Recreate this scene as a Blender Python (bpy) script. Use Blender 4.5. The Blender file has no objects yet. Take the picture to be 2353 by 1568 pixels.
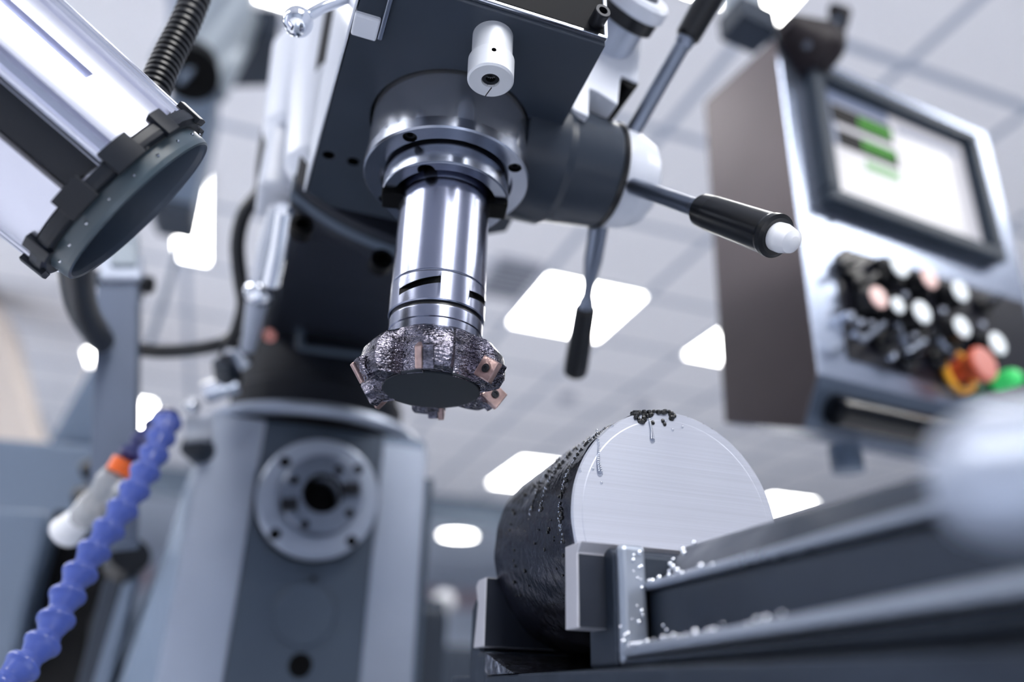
import bpy, bmesh, math, random
import numpy as np
from mathutils import Vector, Matrix
random.seed(7)
SC = bpy.context.scene
COL = SC.collection

# ------------------------------------------------------------------ camera
W, H, FPX = 2353, 1568, 1760.0
PITCH, ROLL = math.radians(25), math.radians(1.5)
CAM = np.array([0.0, 0.0, 1.2])
FW = np.array([0, math.cos(PITCH), math.sin(PITCH)])
R0 = np.array([1.0, 0, 0]); U0 = np.cross(R0, FW)
RT = math.cos(ROLL)*R0 + math.sin(ROLL)*U0
UP = -math.sin(ROLL)*R0 + math.cos(ROLL)*U0
TH = math.radians(19.5)                      # the milling machine stands turned by this angle
MX = np.array([math.cos(TH), math.sin(TH), 0]); MY = np.array([-math.sin(TH), math.cos(TH), 0])

def ray(x, y): return FW + RT*((x-W/2)/FPX) - UP*((y-H/2)/FPX)
def at(x, y, z): return CAM + ray(x, y)*z
S0 = at(992, 880, .419)                      # foot of the vertical spindle axis
def M(P):                                    # world -> machine axes (x right, y back, z up)
    d = np.array(P)-S0
    return Vector((d@MX, d@MY, P[2]))
def Wd(x, y, z):
    q = S0 + MX*x + MY*y
    return Vector((q[0], q[1], z))
def px(x, y, z): return M(at(x, y, z))       # photo point at a measured distance
def onz(x, y, h):
    r = ray(x, y); return M(CAM + r*((h-CAM[2])/r[2]))
def ony(x, y, yy):
    r = ray(x, y); q = S0 + MY*yy
    return M(CAM + r*(np.dot(q-CAM, MY)/np.dot(r, MY)))

cd = bpy.data.cameras.new('camera'); cam = bpy.data.objects.new('camera', cd); COL.objects.link(cam)
mw = Matrix((RT.tolist()+[0], UP.tolist()+[0], (-FW).tolist()+[0], [0, 0, 0, 1])).transposed()
mw.translation = Vector(CAM); cam.matrix_world = mw
cd.sensor_width = 36; cd.sensor_fit = 'HORIZONTAL'; cd.lens = 36*FPX/W
cd.clip_start = .01; cd.clip_end = 100
cd.dof.use_dof = True; cd.dof.focus_distance = .405; cd.dof.aperture_fstop = 2.35
SC.camera = cam
SC.view_settings.view_transform = 'Standard'; SC.view_settings.look = 'None'
SC.view_settings.gamma = 1; SC.view_settings.use_curve_mapping = False
SC.view_settings.exposure = 0.0

# ------------------------------------------------------------------ materials
def lin(c):
    return tuple(((v/255)/12.92 if v/255 <= .04045 else ((v/255+.055)/1.055)**2.4) for v in c)
def mat(name, rgb, metal=0.0, rough=.5, bump=0, bscale=60, bdist=.001, var=0, vscale=8, stretch=None,
        coat=0, trans=0, ior=1.45, emit=None, es=0, rvar=0, aniso=0, bdet=5, spec=.5):
    m = bpy.data.materials.new(name); m.use_nodes = True
    nt = m.node_tree; b = nt.nodes['Principled BSDF']
    col = lin(rgb)+(1,)
    b.inputs['Base Color'].default_value = col
    b.inputs['Metallic'].default_value = metal; b.inputs['Roughness'].default_value = rough
    b.inputs['IOR'].default_value = ior
    b.inputs['Specular IOR Level'].default_value = spec
    if coat: b.inputs['Coat Weight'].default_value = coat; b.inputs['Coat Roughness'].default_value = .1
    if trans: b.inputs['Transmission Weight'].default_value = trans
    if aniso: b.inputs['Anisotropic'].default_value = aniso
    if emit:
        b.inputs['Emission Color'].default_value = lin(emit)+(1,); b.inputs['Emission Strength'].default_value = es
    tc = nt.nodes.new('ShaderNodeTexCoord'); mp = nt.nodes.new('ShaderNodeMapping')
    nt.links.new(tc.outputs['Object'], mp.inputs['Vector'])
    if stretch: mp.inputs['Scale'].default_value = stretch
    def noise(s, det=4, mapped=True):
        n = nt.nodes.new('ShaderNodeTexNoise'); n.inputs['Scale'].default_value = s; n.inputs['Detail'].default_value = det
        nt.links.new((mp if mapped else tc).outputs['Vector' if mapped else 'Object'], n.inputs['Vector']); return n
    if var:
        n = noise(vscale); mr = nt.nodes.new('ShaderNodeMapRange')
        mr.inputs['From Min'].default_value = .3; mr.inputs['From Max'].default_value = .7
        mr.inputs['To Min'].default_value = 1-var; mr.inputs['To Max'].default_value = 1+var
        nt.links.new(n.outputs['Fac'], mr.inputs['Value'])
        vm = nt.nodes.new('ShaderNodeVectorMath'); vm.operation = 'SCALE'
        vm.inputs[0].default_value = col[:3]; nt.links.new(mr.outputs['Result'], vm.inputs['Scale'])
        nt.links.new(vm.outputs['Vector'], b.inputs['Base Color'])
    if rvar:
        n = noise(vscale*2); mr = nt.nodes.new('ShaderNodeMapRange')
        mr.inputs['To Min'].default_value = max(.02, rough-rvar); mr.inputs['To Max'].default_value = rough+rvar
        mr.inputs['From Min'].default_value = .3; mr.inputs['From Max'].default_value = .7
        nt.links.new(n.outputs['Fac'], mr.inputs['Value']); nt.links.new(mr.outputs['Result'], b.inputs['Roughness'])
    if bump:
        n = noise(bscale, bdet); bp = nt.nodes.new('ShaderNodeBump')
        bp.inputs['Strength'].default_value = bump; bp.inputs['Distance'].default_value = bdist
        nt.links.new(n.outputs['Fac'], bp.inputs['Height']); nt.links.new(bp.outputs['Normal'], b.inputs['Normal'])
    return m

MT = {}
MT['steel'] = mat('ground_steel', (126, 131, 150), 1, .22, bump=.03, bscale=40, bdist=.0003, stretch=(1, 1, 14))
MT['quill'] = mat('polished_quill_steel', (190, 196, 210), .86, .15)
MT['steel2'] = mat('turned_steel', (140, 146, 160), 1, .24, bump=.06, bscale=90, bdist=.0003, rvar=.04)
MT['chrome'] = mat('chrome', (220, 224, 232), 1, .07)
MT['satin'] = mat('satin_steel', (128, 136, 152), 1, .36, bump=.1, bscale=60, bdist=.0005)
MT['dark_shade'] = mat('dark_grey_shade_paint', (46, 54, 66), 0, .42, spec=.3, bump=.10, bscale=55, bdist=.0012, var=.10, vscale=14)  # grey darkened for the shade under the head; also on small dark parts
MT['neck_paint'] = mat('charcoal_paint', (31, 35, 45), 0, .45, spec=.25, bump=.12, bscale=40, bdist=.001, var=.12)
MT['head_white'] = mat('pale_machine_paint', (205, 210, 222), 0, .28, bump=.06, bscale=30, bdist=.001)
MT['col_paint'] = mat('blue_grey_machine_paint', (116, 130, 150), .25, .38, bump=.15, bscale=14, bdist=.002, var=.06, vscale=6)
MT['way'] = mat('scraped_way_steel', (158, 167, 184), .55, .42, bump=.12, bscale=45, bdist=.0008, var=.06, vscale=9)
MT['housing'] = mat('glossy_charcoal_paint', (50, 57, 68), 0, .3, spec=.25, bump=.25, bscale=30, bdist=.002)
MT['strip'] = mat('slate_grey_paint', (70, 82, 98), .1, .5, bump=.1, bscale=30, bdist=.001, var=.08)
MT['black'] = mat('black_plastic', (14, 16, 21), 0, .28)
MT['rubber'] = mat('black_rubber', (16, 19, 25), 0, .34, bump=.1, bscale=200, bdist=.0004)
MT['gloss_black'] = mat('gloss_black_panel', (9, 12, 18), 0, .16, spec=.35)
MT['panel_black'] = mat('satin_black_panel', (8, 11, 17), 0, .55, spec=.1)
MT['hole'] = mat('hole_black', (7, 8, 10), 0, .5, spec=.1)  # black stands in for the shade inside holes and gaps
MT['neck_dark'] = mat('near_black_paint', (24, 28, 36), 0, .6, bump=.1, bscale=40, bdist=.001, spec=.15)
MT['screw'] = mat('black_oxide_screw', (36, 38, 44), .6, .38)
MT['white_plastic'] = mat('white_plastic', (226, 228, 234), 0, .3)
MT['alu_knob'] = mat('matt_white_alloy', (214, 218, 226), .35, .48, bump=.1, bscale=220, bdist=.0003)
MT['alu'] = mat('extruded_aluminium', (192, 195, 210), .85, .28, bump=.04, bscale=20, bdist=.0003)
MT['lens_wall'] = mat('slate_lens_wall', (66, 78, 94), 0, .4)
MT['bezel'] = mat('dark_grey_bezel', (22, 27, 36), 0, .40, spec=.3, bump=.12, bscale=180, bdist=.0003)
MT['lens'] = mat('dark_lens_glass', (3, 4, 5), 0, .12)
MT['lens_ring'] = mat('grey_green_gasket', (62, 76, 86), 0, .32, bump=.1, bscale=60, bdist=.0005)
MT['cutter'] = mat('worn_cutter_steel', (104, 102, 114), 1, .17, bump=1, bscale=330, bdist=.0011, stretch=(1, 1, 2.6), var=.6, vscale=90, bdet=2)
MT['cutter_face'] = mat('dark_cutter_face', (40, 46, 54), .5, .48, bump=.05, bscale=70, bdist=.0006)
MT['carbide'] = mat('copper_coated_carbide', (188, 160, 154), .9, .28, bump=.5, bscale=200, bdist=.0008, var=.35, vscale=130)
MT['bark'] = mat('oily_black_scale', (38, 39, 52), .75, .22, bump=1, bscale=170, bdist=.0013, bdet=3, var=.45, vscale=24, coat=.4)
MT['drop'] = mat('coolant', (220, 226, 236), 0, .04, trans=.9, ior=1.33)
MT['bead'] = mat('mirror_glint_bead', (235, 238, 245), 1, .06)  # mirror metal so the beads carry bright highlights
MT['sludge'] = mat('black_oil_sludge', (8, 9, 11), 0, .12, bump=.6, bscale=320, bdist=.001, coat=.5)
MT['vise'] = mat('grey_vise_casting', (50, 58, 71), .45, .42, bump=.25, bscale=40, bdist=.001, var=.12, vscale=22, rvar=.1)
MT['vise_edge'] = mat('ground_vise_edge', (158, 166, 180), .7, .36, bump=.3, bscale=90, bdist=.0008, rvar=.1)
MT['jaw'] = mat('ground_jaw_plate', (206, 205, 212), .5, .42, bump=.05, bscale=60, bdist=.0003)
MT['jaw_dark'] = mat('dark_jaw_face', (50, 55, 66), .6, .38, bump=.3, bscale=120, bdist=.0006, rvar=.1)
MT['swarf'] = mat('wet_swarf', (120, 124, 136), 1, .25, bump=1, bscale=260, bdist=.003, var=.6, vscale=120)
MT['blue'] = mat('blue_hose_plastic', (76, 94, 170), 0, .2)
MT['navy'] = mat('navy_hose_plastic', (24, 34, 92), 0, .35)
MT['orange'] = mat('orange_plastic', (222, 100, 40), 0, .35)
MT['clear'] = mat('cloudy_plastic', (208, 210, 214), 0, .25, trans=.6)
MT['con_steel'] = mat('brushed_console_steel', (150, 160, 180), .85, .27)
MT['con_side_refl'] = mat('dark_reflection_steel', (86, 79, 83), .6, .42, bump=.05, bscale=30, bdist=.0005, var=.12, vscale=5)  # console steel with its dark reflection put into a brown-grey colour
MT['con_dark'] = mat('slate_console_lip', (74, 86, 104), .3, .42)
MT['monitor'] = mat('dark_slate_monitor_frame', (42, 52, 64), 0, .45, spec=.3)
MT['btn_plate'] = mat('black_switch_plate', (20, 21, 30), .1, .30, bump=.2, bscale=40, bdist=.0008)
MT['btn_white'] = mat('white_button_cap', (232, 238, 242), 0, .3, emit=(225, 236, 242), es=.18)
MT['btn_pink'] = mat('pink_button_cap', (232, 196, 190), 0, .3, emit=(232, 190, 184), es=.12)
MT['estop'] = mat('orange_red_stop_button', (206, 92, 62), 0, .35)
MT['estop_top'] = mat('pale_red_stop_top', (204, 134, 124), 0, .35)
MT['yellow'] = mat('yellow_ring', (240, 172, 50), 0, .4)
MT['green'] = mat('green_lit_button', (60, 190, 100), 0, .3, emit=(70, 235, 130), es=.3)
MT['green_dark'] = mat('dark_green_button', (10, 70, 48), 0, .3)
MT['scr'] = mat('screen_pale', (10, 10, 12), 0, .25, emit=(226, 226, 238), es=.85)
MT['scr_dim'] = mat('screen_grey', (10, 10, 12), 0, .25, emit=(140, 152, 184), es=.8)
MT['scr_black'] = mat('screen_black', (2, 2, 3), 0, .7)
MT['scr_green'] = mat('screen_green', (2, 6, 2), 0, .7, emit=(96, 200, 70), es=.9)
MT['post'] = mat('grey_post_paint', (88, 99, 120), .2, .45, var=.05)
MT['bracket'] = mat('pale_bracket_alloy', (176, 184, 200), .5, .35)
MT['bg_grey'] = mat('background_machine_grey', (102, 116, 136), .1, .45, var=.06, vscale=3)
MT['bg_dark'] = mat('background_machine_dark', (50, 58, 70), .1, .5, spec=.3)
MT['bg_tube'] = mat('background_duct_grey', (150, 160, 170), .2, .4)
MT['bellows'] = mat('black_bellows', (14, 15, 18), 0, .55, spec=.15)
MT['brown'] = mat('brown_black_bracket', (34, 30, 34), .1, .45, spec=.2)
MT['beige'] = mat('beige_panel', (214, 202, 192), 0, .6)
MT['floor'] = mat('pale_epoxy_floor', (222, 224, 230), 0, .45, var=.08, vscale=1.2)
MT['wall'] = mat('pale_wall_paint', (190, 200, 216), 0, .6, var=.03, vscale=1.5)
MT['wall_blue'] = mat('slate_blue_wall_paint', (104, 124, 150), 0, .6)
MT['soffit'] = mat('slate_soffit_paint', (120, 134, 150), 0, .6, var=.03, vscale=1.5)
MT['warm'] = mat('mauve_wall_paint', (172, 160, 170), 0, .6, var=.03, vscale=1.5)
MT['lamp'] = mat('lit_diffuser', (255, 255, 255), 0, .5, emit=(255, 253, 250), es=20.0)
MT['lamp_frame'] = mat('white_lamp_frame', (225, 227, 232), 0, .45)
MT['vent'] = mat('grey_vent', (176, 180, 192), .2, .5)

def drop_mat():
    m = MT['drop']; nt = m.node_tree; nt.nodes.clear()
    o = nt.nodes.new('ShaderNodeOutputMaterial'); mx = nt.nodes.new('ShaderNodeMixShader')
    t = nt.nodes.new('ShaderNodeBsdfTransparent'); t.inputs[0].default_value = (.86, .88, .92, 1)
    g = nt.nodes.new('ShaderNodeBsdfGlossy'); g.inputs['Roughness'].default_value = .05
    lw = nt.nodes.new('ShaderNodeLayerWeight'); lw.inputs['Blend'].default_value = .35
    nt.links.new(lw.outputs['Facing'], mx.inputs[0]); nt.links.new(t.outputs[0], mx.inputs[1]); nt.links.new(g.outputs[0], mx.inputs[2]); nt.links.new(mx.outputs[0], o.inputs[0])
drop_mat()
# brushed sawn face: fine horizontal saw lines
def face_mat():
    m = mat('sawn_steel_face', (186, 190, 203), .4, .42)
    nt = m.node_tree; b = nt.nodes['Principled BSDF']; tc = nt.nodes.new('ShaderNodeTexCoord')
    mp = nt.nodes.new('ShaderNodeMapping'); mp.inputs['Scale'].default_value = (5, 5, 900)
    mp.inputs['Rotation'].default_value = (0, math.radians(2), 0)
    n = nt.nodes.new('ShaderNodeTexNoise'); n.inputs['Scale'].default_value = 1.6; n.inputs['Detail'].default_value = 5
    nt.links.new(tc.outputs['Object'], mp.inputs['Vector']); nt.links.new(mp.outputs['Vector'], n.inputs['Vector'])
    bp = nt.nodes.new('ShaderNodeBump'); bp.inputs['Strength'].default_value = .08; bp.inputs['Distance'].default_value = .0003
    nt.links.new(n.outputs['Fac'], bp.inputs['Height']); nt.links.new(bp.outputs['Normal'], b.inputs['Normal'])
    mr = nt.nodes.new('ShaderNodeMapRange'); mr.inputs['To Min'].default_value = .95; mr.inputs['To Max'].default_value = 1.04
    mr.inputs['From Min'].default_value = .3; mr.inputs['From Max'].default_value = .7
    nt.links.new(n.outputs['Fac'], mr.inputs['Value'])
    vm = nt.nodes.new('ShaderNodeVectorMath'); vm.operation = 'SCALE'; vm.inputs[0].default_value = lin((186, 190, 203))
    nt.links.new(mr.outputs['Result'], vm.inputs['Scale']); nt.links.new(vm.outputs['Vector'], b.inputs['Base Color'])
    return m
MT['face'] = face_mat()

# suspended ceiling tiles with T-bar lines (world aligned to the machine axes through the object's own rotation)
GX0, GY0, GPX, GPY = 1.225, 1.03, .59, .60
def ceil_mat():
    m = mat('ceiling_tiles', (214, 218, 228), 0, .7)
    nt = m.node_tree; b = nt.nodes['Principled BSDF']; tc = nt.nodes.new('ShaderNodeTexCoord')
    sp = nt.nodes.new('ShaderNodeSeparateXYZ'); nt.links.new(tc.outputs['Object'], sp.inputs[0])
    def band(out, o, p):
        a = nt.nodes.new('ShaderNodeMath'); a.operation = 'SUBTRACT'; a.inputs[1].default_value = o-50*p-.5*p; nt.links.new(out, a.inputs[0])
        d = nt.nodes.new('ShaderNodeMath'); d.operation = 'DIVIDE'; d.inputs[1].default_value = p; nt.links.new(a.outputs[0], d.inputs[0])
        f = nt.nodes.new('ShaderNodeMath'); f.operation = 'FRACT'; nt.links.new(d.outputs[0], f.inputs[0])
        s = nt.nodes.new('ShaderNodeMath'); s.operation = 'SUBTRACT'; s.inputs[1].default_value = .5; nt.links.new(f.outputs[0], s.inputs[0])
        ab = nt.nodes.new('ShaderNodeMath'); ab.operation = 'ABSOLUTE'; nt.links.new(s.outputs[0], ab.inputs[0])
        l = nt.nodes.new('ShaderNodeMath'); l.operation = 'LESS_THAN'; l.inputs[1].default_value = .036/p/2; nt.links.new(ab.outputs[0], l.inputs[0])
        return l.outputs[0]
    mx = nt.nodes.new('ShaderNodeMath'); mx.operation = 'MAXIMUM'
    nt.links.new(band(sp.outputs['X'], GX0, GPX), mx.inputs[0]); nt.links.new(band(sp.outputs['Y'], GY0, GPY), mx.inputs[1])
    mi = nt.nodes.new('ShaderNodeMix'); mi.data_type = 'RGBA'
    mi.inputs['A'].default_value = lin((238, 239, 245))+(1,); mi.inputs['B'].default_value = lin((166, 176, 194))+(1,)
    nt.links.new(mx.outputs[0], mi.inputs['Factor']); nt.links.new(mi.outputs['Result'], b.inputs['Base Color'])
    return m
MT['ceil'] = ceil_mat()

# ------------------------------------------------------------------ mesh helpers (machine coordinates)
def nb(): return bmesh.new()
def frame(axis, hint=None):
    a = Vector(axis).normalized()
    h = Vector(hint) if hint is not None else (Vector((0, 0, 1)) if abs(a.z) < .9 else Vector((1, 0, 0)))
    u = (h - a*h.dot(a)).normalized(); v = a.cross(u)
    return a, u, v
def box(bm, x0, x1, y0, y1, z0, z1):
    vs = [bm.verts.new((x, y, z)) for x in (x0, x1) for y in (y0, y1) for z in (z0, z1)]
    for f in ((0, 1, 3, 2), (4, 6, 7, 5), (0, 4, 5, 1), (2, 3, 7, 6), (0, 2, 6, 4), (1, 5, 7, 3)):
        bm.faces.new([vs[i] for i in f])
    return vs
def obox(bm, c, ax, ay, az, sx, sy, sz):     # oriented box, full sizes
    vs = box(bm, -sx/2, sx/2, -sy/2, sy/2, -sz/2, sz/2); c = Vector(c)
    for v in vs: v.co = c + Vector(ax)*v.co.x + Vector(ay)*v.co.y + Vector(az)*v.co.z
    return vs
def lathe(bm, prof, o=(0, 0, 0), axis=(0, 0, 1), seg=64, cap=True, hint=None, rmod=None):
    a, u, v = frame(axis, hint); o = Vector(o); rings = []
    P2 = [prof[0]]                            # support loops keep the straight runs of the profile straight
    for (r0_, h0_), (r1_, h1_) in zip(prof, prof[1:]):
        L_ = math.hypot(r1_-r0_, h1_-h0_)
        if L_ > .002:
            e = min(.0004, L_*.2)/L_
            P2 += [(r0_+(r1_-r0_)*e, h0_+(h1_-h0_)*e), (r1_+(r0_-r1_)*e, h1_+(h0_-h1_)*e)]
        P2.append((r1_, h1_))
    prof = P2
    for r, h in prof:
        ring = []
        for i in range(seg):
            t = 2*math.pi*i/seg; rr = r if rmod is None else rmod(r, h, t)
            ring.append(bm.verts.new(o + a*h + (u*math.cos(t)+v*math.sin(t))*rr))
        rings.append(ring)
    for A, B in zip(rings, rings[1:]):
        for i in range(seg):
            j = (i+1) % seg
            bm.faces.new((A[i], A[j], B[j], B[i]))
    if cap:
        bm.faces.new(rings[0][::-1]); bm.faces.new(rings[-1])
    return rings
def cyl(bm, p0, p1, r0, r1=None, seg=32, cap=True):
    p0, p1 = Vector(p0), Vector(p1); d = p1-p0
    lathe(bm, [(r0, 0), (r0 if r1 is None else r1, d.length)], p0, d, seg, cap)
def smooth_path(pts, n=8):
    P = [Vector(p) for p in pts]; P = [P[0]*2-P[1]]+P+[P[-1]*2-P[-2]]; out = []
    for i in range(1, len(P)-2):
        for k in range(n):
            t = k/n; a, b, c, d = P[i-1:i+3]
            out.append(.5*((2*b)+(c-a)*t+(2*a-5*b+4*c-d)*t*t+(-a+3*b-3*c+d)*t**3))
    out.append(P[-2]); return out
def tube(bm, pts, r, seg=20, smooth=8, rfun=None):
    P = smooth_path(pts, smooth) if smooth else [Vector(p) for p in pts]
    rings = []; u = None
    for i, p in enumerate(P):
        t = (P[min(i+1, len(P)-1)]-P[max(i-1, 0)]).normalized()
        if u is None: _, u, v = frame(t)
        u = (u-t*u.dot(t)).normalized(); v = t.cross(u)
        rr = r if rfun is None else rfun(i, len(P))
        rings.append([bm.verts.new(p+(u*math.cos(2*math.pi*k/seg)+v*math.sin(2*math.pi*k/seg))*rr) for k in range(seg)])
    for A, B in zip(rings, rings[1:]):
        for i in range(seg):
            j = (i+1) % seg; bm.faces.new((A[i], A[j], B[j], B[i]))
    bm.faces.new(rings[0][::-1]); bm.faces.new(rings[-1])
def prism(bm, pts, ext):                     # polygon of 3D points extruded by a vector
    A = [bm.verts.new(Vector(p)) for p in pts]; B = [bm.verts.new(Vector(p)+Vector(ext)) for p in pts]
    n = len(A); bm.faces.new(A[::-1]); bm.faces.new(B)
    for i in range(n):
        j = (i+1) % n; bm.faces.new((A[i], A[j], B[j], B[i]))
def ball(bm, c, r, seg=24, sc=(1, 1, 1)):
    m = Matrix.Translation(Vector(c)) @ Matrix.Diagonal((r*sc[0], r*sc[1], r*sc[2], 1))
    bmesh.ops.create_uvsphere(bm, u_segments=seg, v_segments=seg//2, radius=1, matrix=m)
def torus(bm, c, axis, R, r, seg=64, s2=12):
    a, u, v = frame(axis); c = Vector(c); rings = []
    for i in range(seg):
        t = 2*math.pi*i/seg; d = u*math.cos(t)+v*math.sin(t)
        rings.append([bm.verts.new(c+d*(R+r*math.cos(2*math.pi*k/s2))+a*r*math.sin(2*math.pi*k/s2)) for k in range(s2)])
    for i in range(seg):
        A, B = rings[i], rings[(i+1) % seg]
        for k in range(s2):
            j = (k+1) % s2; bm.faces.new((A[k], B[k], B[j], A[j]))

ORG = {}
def finish(ob, bm, o, m, bevel, ang, seg):
    bmesh.ops.remove_doubles(bm, verts=bm.verts, dist=1e-7)
    bmesh.ops.recalc_face_normals(bm, faces=bm.faces)
    bmesh.ops.translate(bm, verts=bm.verts, vec=-o)
    me = ob.data; bm.to_mesh(me); bm.free()
    flat = len(me.polygons) < 40
    for p in me.polygons: p.use_smooth = not flat
    if not flat: me.set_sharp_from_angle(angle=math.radians(ang))
    me.materials.append(MT[m])
    if bevel:
        bv = ob.modifiers.new('bevel', 'BEVEL'); bv.width = bevel; bv.segments = seg
        bv.limit_method = 'ANGLE'; bv.angle_limit = math.radians(40); bv.harden_normals = not flat
def thing(name, label, cat, o, group=None):
    e = bpy.data.objects.new(name, None); COL.objects.link(e); e.empty_display_size = .05
    o = Vector(o); e.location = Wd(*o); e.rotation_euler = (0, 0, TH)
    e['label'] = label; e['category'] = cat
    if group: e['group'] = group
    ORG[e.name] = o; return e
def part(name, bm, m, parent, label=None, bevel=0, ang=35, seg=2):
    ob = bpy.data.objects.new(name, bpy.data.meshes.new(name)); COL.objects.link(ob)
    o = ORG[parent.name]; ob.parent = parent; ORG[ob.name] = o
    finish(ob, bm, o, m, bevel, ang, seg)
    if label: ob['label'] = label
    return ob
def single(name, bm, m, o, label=None, cat=None, group=None, kind=None, bevel=0, ang=35):
    ob = bpy.data.objects.new(name, bpy.data.meshes.new(name)); COL.objects.link(ob)
    o = Vector(o); ob.location = Wd(*o); ob.rotation_euler = (0, 0, TH); ORG[ob.name] = o
    finish(ob, bm, o, m, bevel, ang, 2)
    if label: ob['label'] = label
    if cat: ob['category'] = cat
    if group: ob['group'] = group
    if kind: ob['kind'] = kind
    return ob
def cut(ob, cutter_bm):                      # boolean difference baked into the mesh
    me = bpy.data.meshes.new('tmp'); bmesh.ops.recalc_face_normals(cutter_bm, faces=cutter_bm.faces)
    bmesh.ops.translate(cutter_bm, verts=cutter_bm.verts, vec=-ORG[ob.name]); cutter_bm.to_mesh(me); cutter_bm.free()
    me.materials.append(MT['hole'])
    c = bpy.data.objects.new('tmp', me); COL.objects.link(c); c.matrix_world = Matrix.Translation(Wd(*ORG[ob.name])) @ Matrix.Rotation(TH, 4, 'Z')
    bv = [(x.width, x.segments) for x in ob.modifiers if x.type == 'BEVEL']
    for x in list(ob.modifiers): ob.modifiers.remove(x)
    bo = ob.modifiers.new('b', 'BOOLEAN'); bo.operation = 'DIFFERENCE'; bo.solver = 'EXACT'; bo.object = c
    bo.material_mode = 'TRANSFER'
    bpy.context.view_layer.update()
    dg = bpy.context.evaluated_depsgraph_get()
    nm = bpy.data.meshes.new_from_object(ob.evaluated_get(dg)); old = ob.data
    ob.modifiers.clear(); ob.data = nm; nm.name = ob.name
    for p in nm.polygons: p.use_smooth = True
    nm.set_sharp_from_angle(angle=math.radians(35))
    bpy.data.objects.remove(c); bpy.data.meshes.remove(me); bpy.data.meshes.remove(old)
    for wd, sg in bv:
        b = ob.modifiers.new('bevel', 'BEVEL'); b.width = wd; b.segments = sg; b.limit_method = 'ANGLE'; b.angle_limit = math.radians(40); b.harden_normals = False

# ------------------------------------------------------------------ the room
CZ = 3.2
RX0, RX1, RY0, RY1, SY = -5.0, 9.0, -6.0, 11.6, 7.75
b = nb(); box(b, RX0, RX1, RY0, RY1, -.1, 0); single('floor', b, 'floor', (0, 0, 0), kind='structure')
b = nb(); box(b, RX0, RX1, RY0, SY, CZ, CZ+.1); single('ceiling', b, 'ceil', (0, 0, 0), kind='structure')
b = nb(); box(b, RX0, RX1, SY, SY+.1, 2.92, CZ+.1); single('trim_1', b, 'soffit', (0, SY, 0), kind='structure')
b = nb(); box(b, RX0, RX1, SY+.1, RY1, 2.92, 3.02); single('trim_2', b, 'wall', (0, SY, 0), kind='structure')
b = nb(); box(b, RX0, RX1, RY1, RY1+.1, 0, 3.3); single('wall_back', b, 'wall', (0, RY1, 0), kind='structure')
b = nb(); box(b, RX0, RX1, RY1-.06, RY1, 2.42, 2.72); single('trim_3', b, 'warm', (0, RY1, 0), kind='structure')
b = nb(); box(b, RX0, RX1, RY0-.1, RY0, 0, 3.3); single('wall_front', b, 'wall', (0, RY0, 0), kind='structure')
b = nb(); box(b, RX0-.1, RX0, RY0, RY1, 0, 3.3); single('wall_left', b, 'wall', (RX0, 0, 0), kind='structure')
b = nb(); box(b, RX1, RX1+.1, RY0, RY1, 0, 3.3); single('wall_right', b, 'wall_blue', (RX1, 0, 0), kind='structure')

LGROUP = 'ceiling light panels'
def panel(x0, x1, y0, y1, label, z=CZ):
    t = thing('ceiling_light', label, 'ceiling light', ((x0+x1)/2, (y0+y1)/2, z), LGROUP)
    f = nb(); q = .018; zz = z-.012
    for a in ((x0, x1, y0, y0+q), (x0, x1, y1-q, y1), (x0, x0+q, y0+q, y1-q), (x1-q, x1, y0+q, y1-q)): box(f, *a, zz, z)
    part('frame', f, 'lamp_frame', t)
    d = nb(); box(d, x0+q, x1-q, y0+q, y1-q, z-.008, z); part('diffuser', d, 'lamp', t)
panel(1.225, 1.815, 2.80, 3.43, 'square lit ceiling panel seen behind the hanging feed lever')
panel(2.40, 2.99, 2.83, 3.43, 'square lit ceiling panel half hidden by left side of control console')
panel(2.30, 2.90, 6.0, 7.0, 'lit ceiling panel just above the dark side of the round bar')
panel(5.2, 5.8, 6.2, 6.9, 'lit ceiling panel peeking out right of the round bar above vise body')
panel(-.60, -.415, 2.55, 3.38, 'narrow lit ceiling strip right of the grey support post top')
panel(-.98, -.76, 2.75, 3.30, 'narrow lit ceiling strip behind work lamp rim and post bracket')
panel(-1.03, -.80, 5.75, 6.8, 'lit ceiling panel right of the grey post above the blue hose')
panel(-1.20, -1.10, 4.85, 5.5, 'thin lit ceiling strip left of the grey support post')
panel(-.52, .03, 1.2, 1.57, 'lit ceiling panel at the top edge left of the milling head')
panel(.85, 1.31, .5, 1.06, 'lit ceiling panel at the top edge right of the milling head')
# unseen panels added out of view to shape metal reflections and fill
k = 0
for (x, y, wx, wy) in ((-.08, -1.8, .52, 1.2), (.54, -1.8, .52, 1.2), (-.08, -3.1, .52, 1.2), (.54, -3.1, .52, 1.2),
                       (-2.55, .95, .75, 1.1), (-2.55, -.3, .75, 1.1), (2.75, -1.4, 1.1, .5), (2.8, -.6, 1.1, .25), (-3.8, 3.0, .6, 1.2), (-3.8, 6.0, .6, 1.2)):
    panel(x-wx/2, x+wx/2, y-wy/2, y+wy/2, 'unseen light panel added overhead for reflections and fill')
dl = onz(1052, 1230, 2.92)
t = thing('downlight', 'round lit downlight in far ceiling between column and round bar', 'ceiling light', (dl.x, dl.y, 2.92))
b = nb(); lathe(b, [(.20, -.01), (.24, -.012), (.25, 0), (.20, 0)], (dl.x, dl.y, 2.92), seg=40, cap=False); part('rim', b, 'lamp_frame', t)
b = nb(); lathe(b, [(.20, -.006), (.20, 0)], (dl.x, dl.y, 2.92), seg=40); part('diffuser', b, 'lamp', t)
v = onz(1172, 640, CZ)
t = thing('ceiling_vent', 'grey square ceiling vent seen right of the tool holder', 'vent', (v.x, v.y, CZ))
b = nb(); box(b, v.x-.13, v.x+.11, v.y-.2, v.y+.18, CZ-.03, CZ); part('frame', b, 'vent', t)
b = nb()
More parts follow.
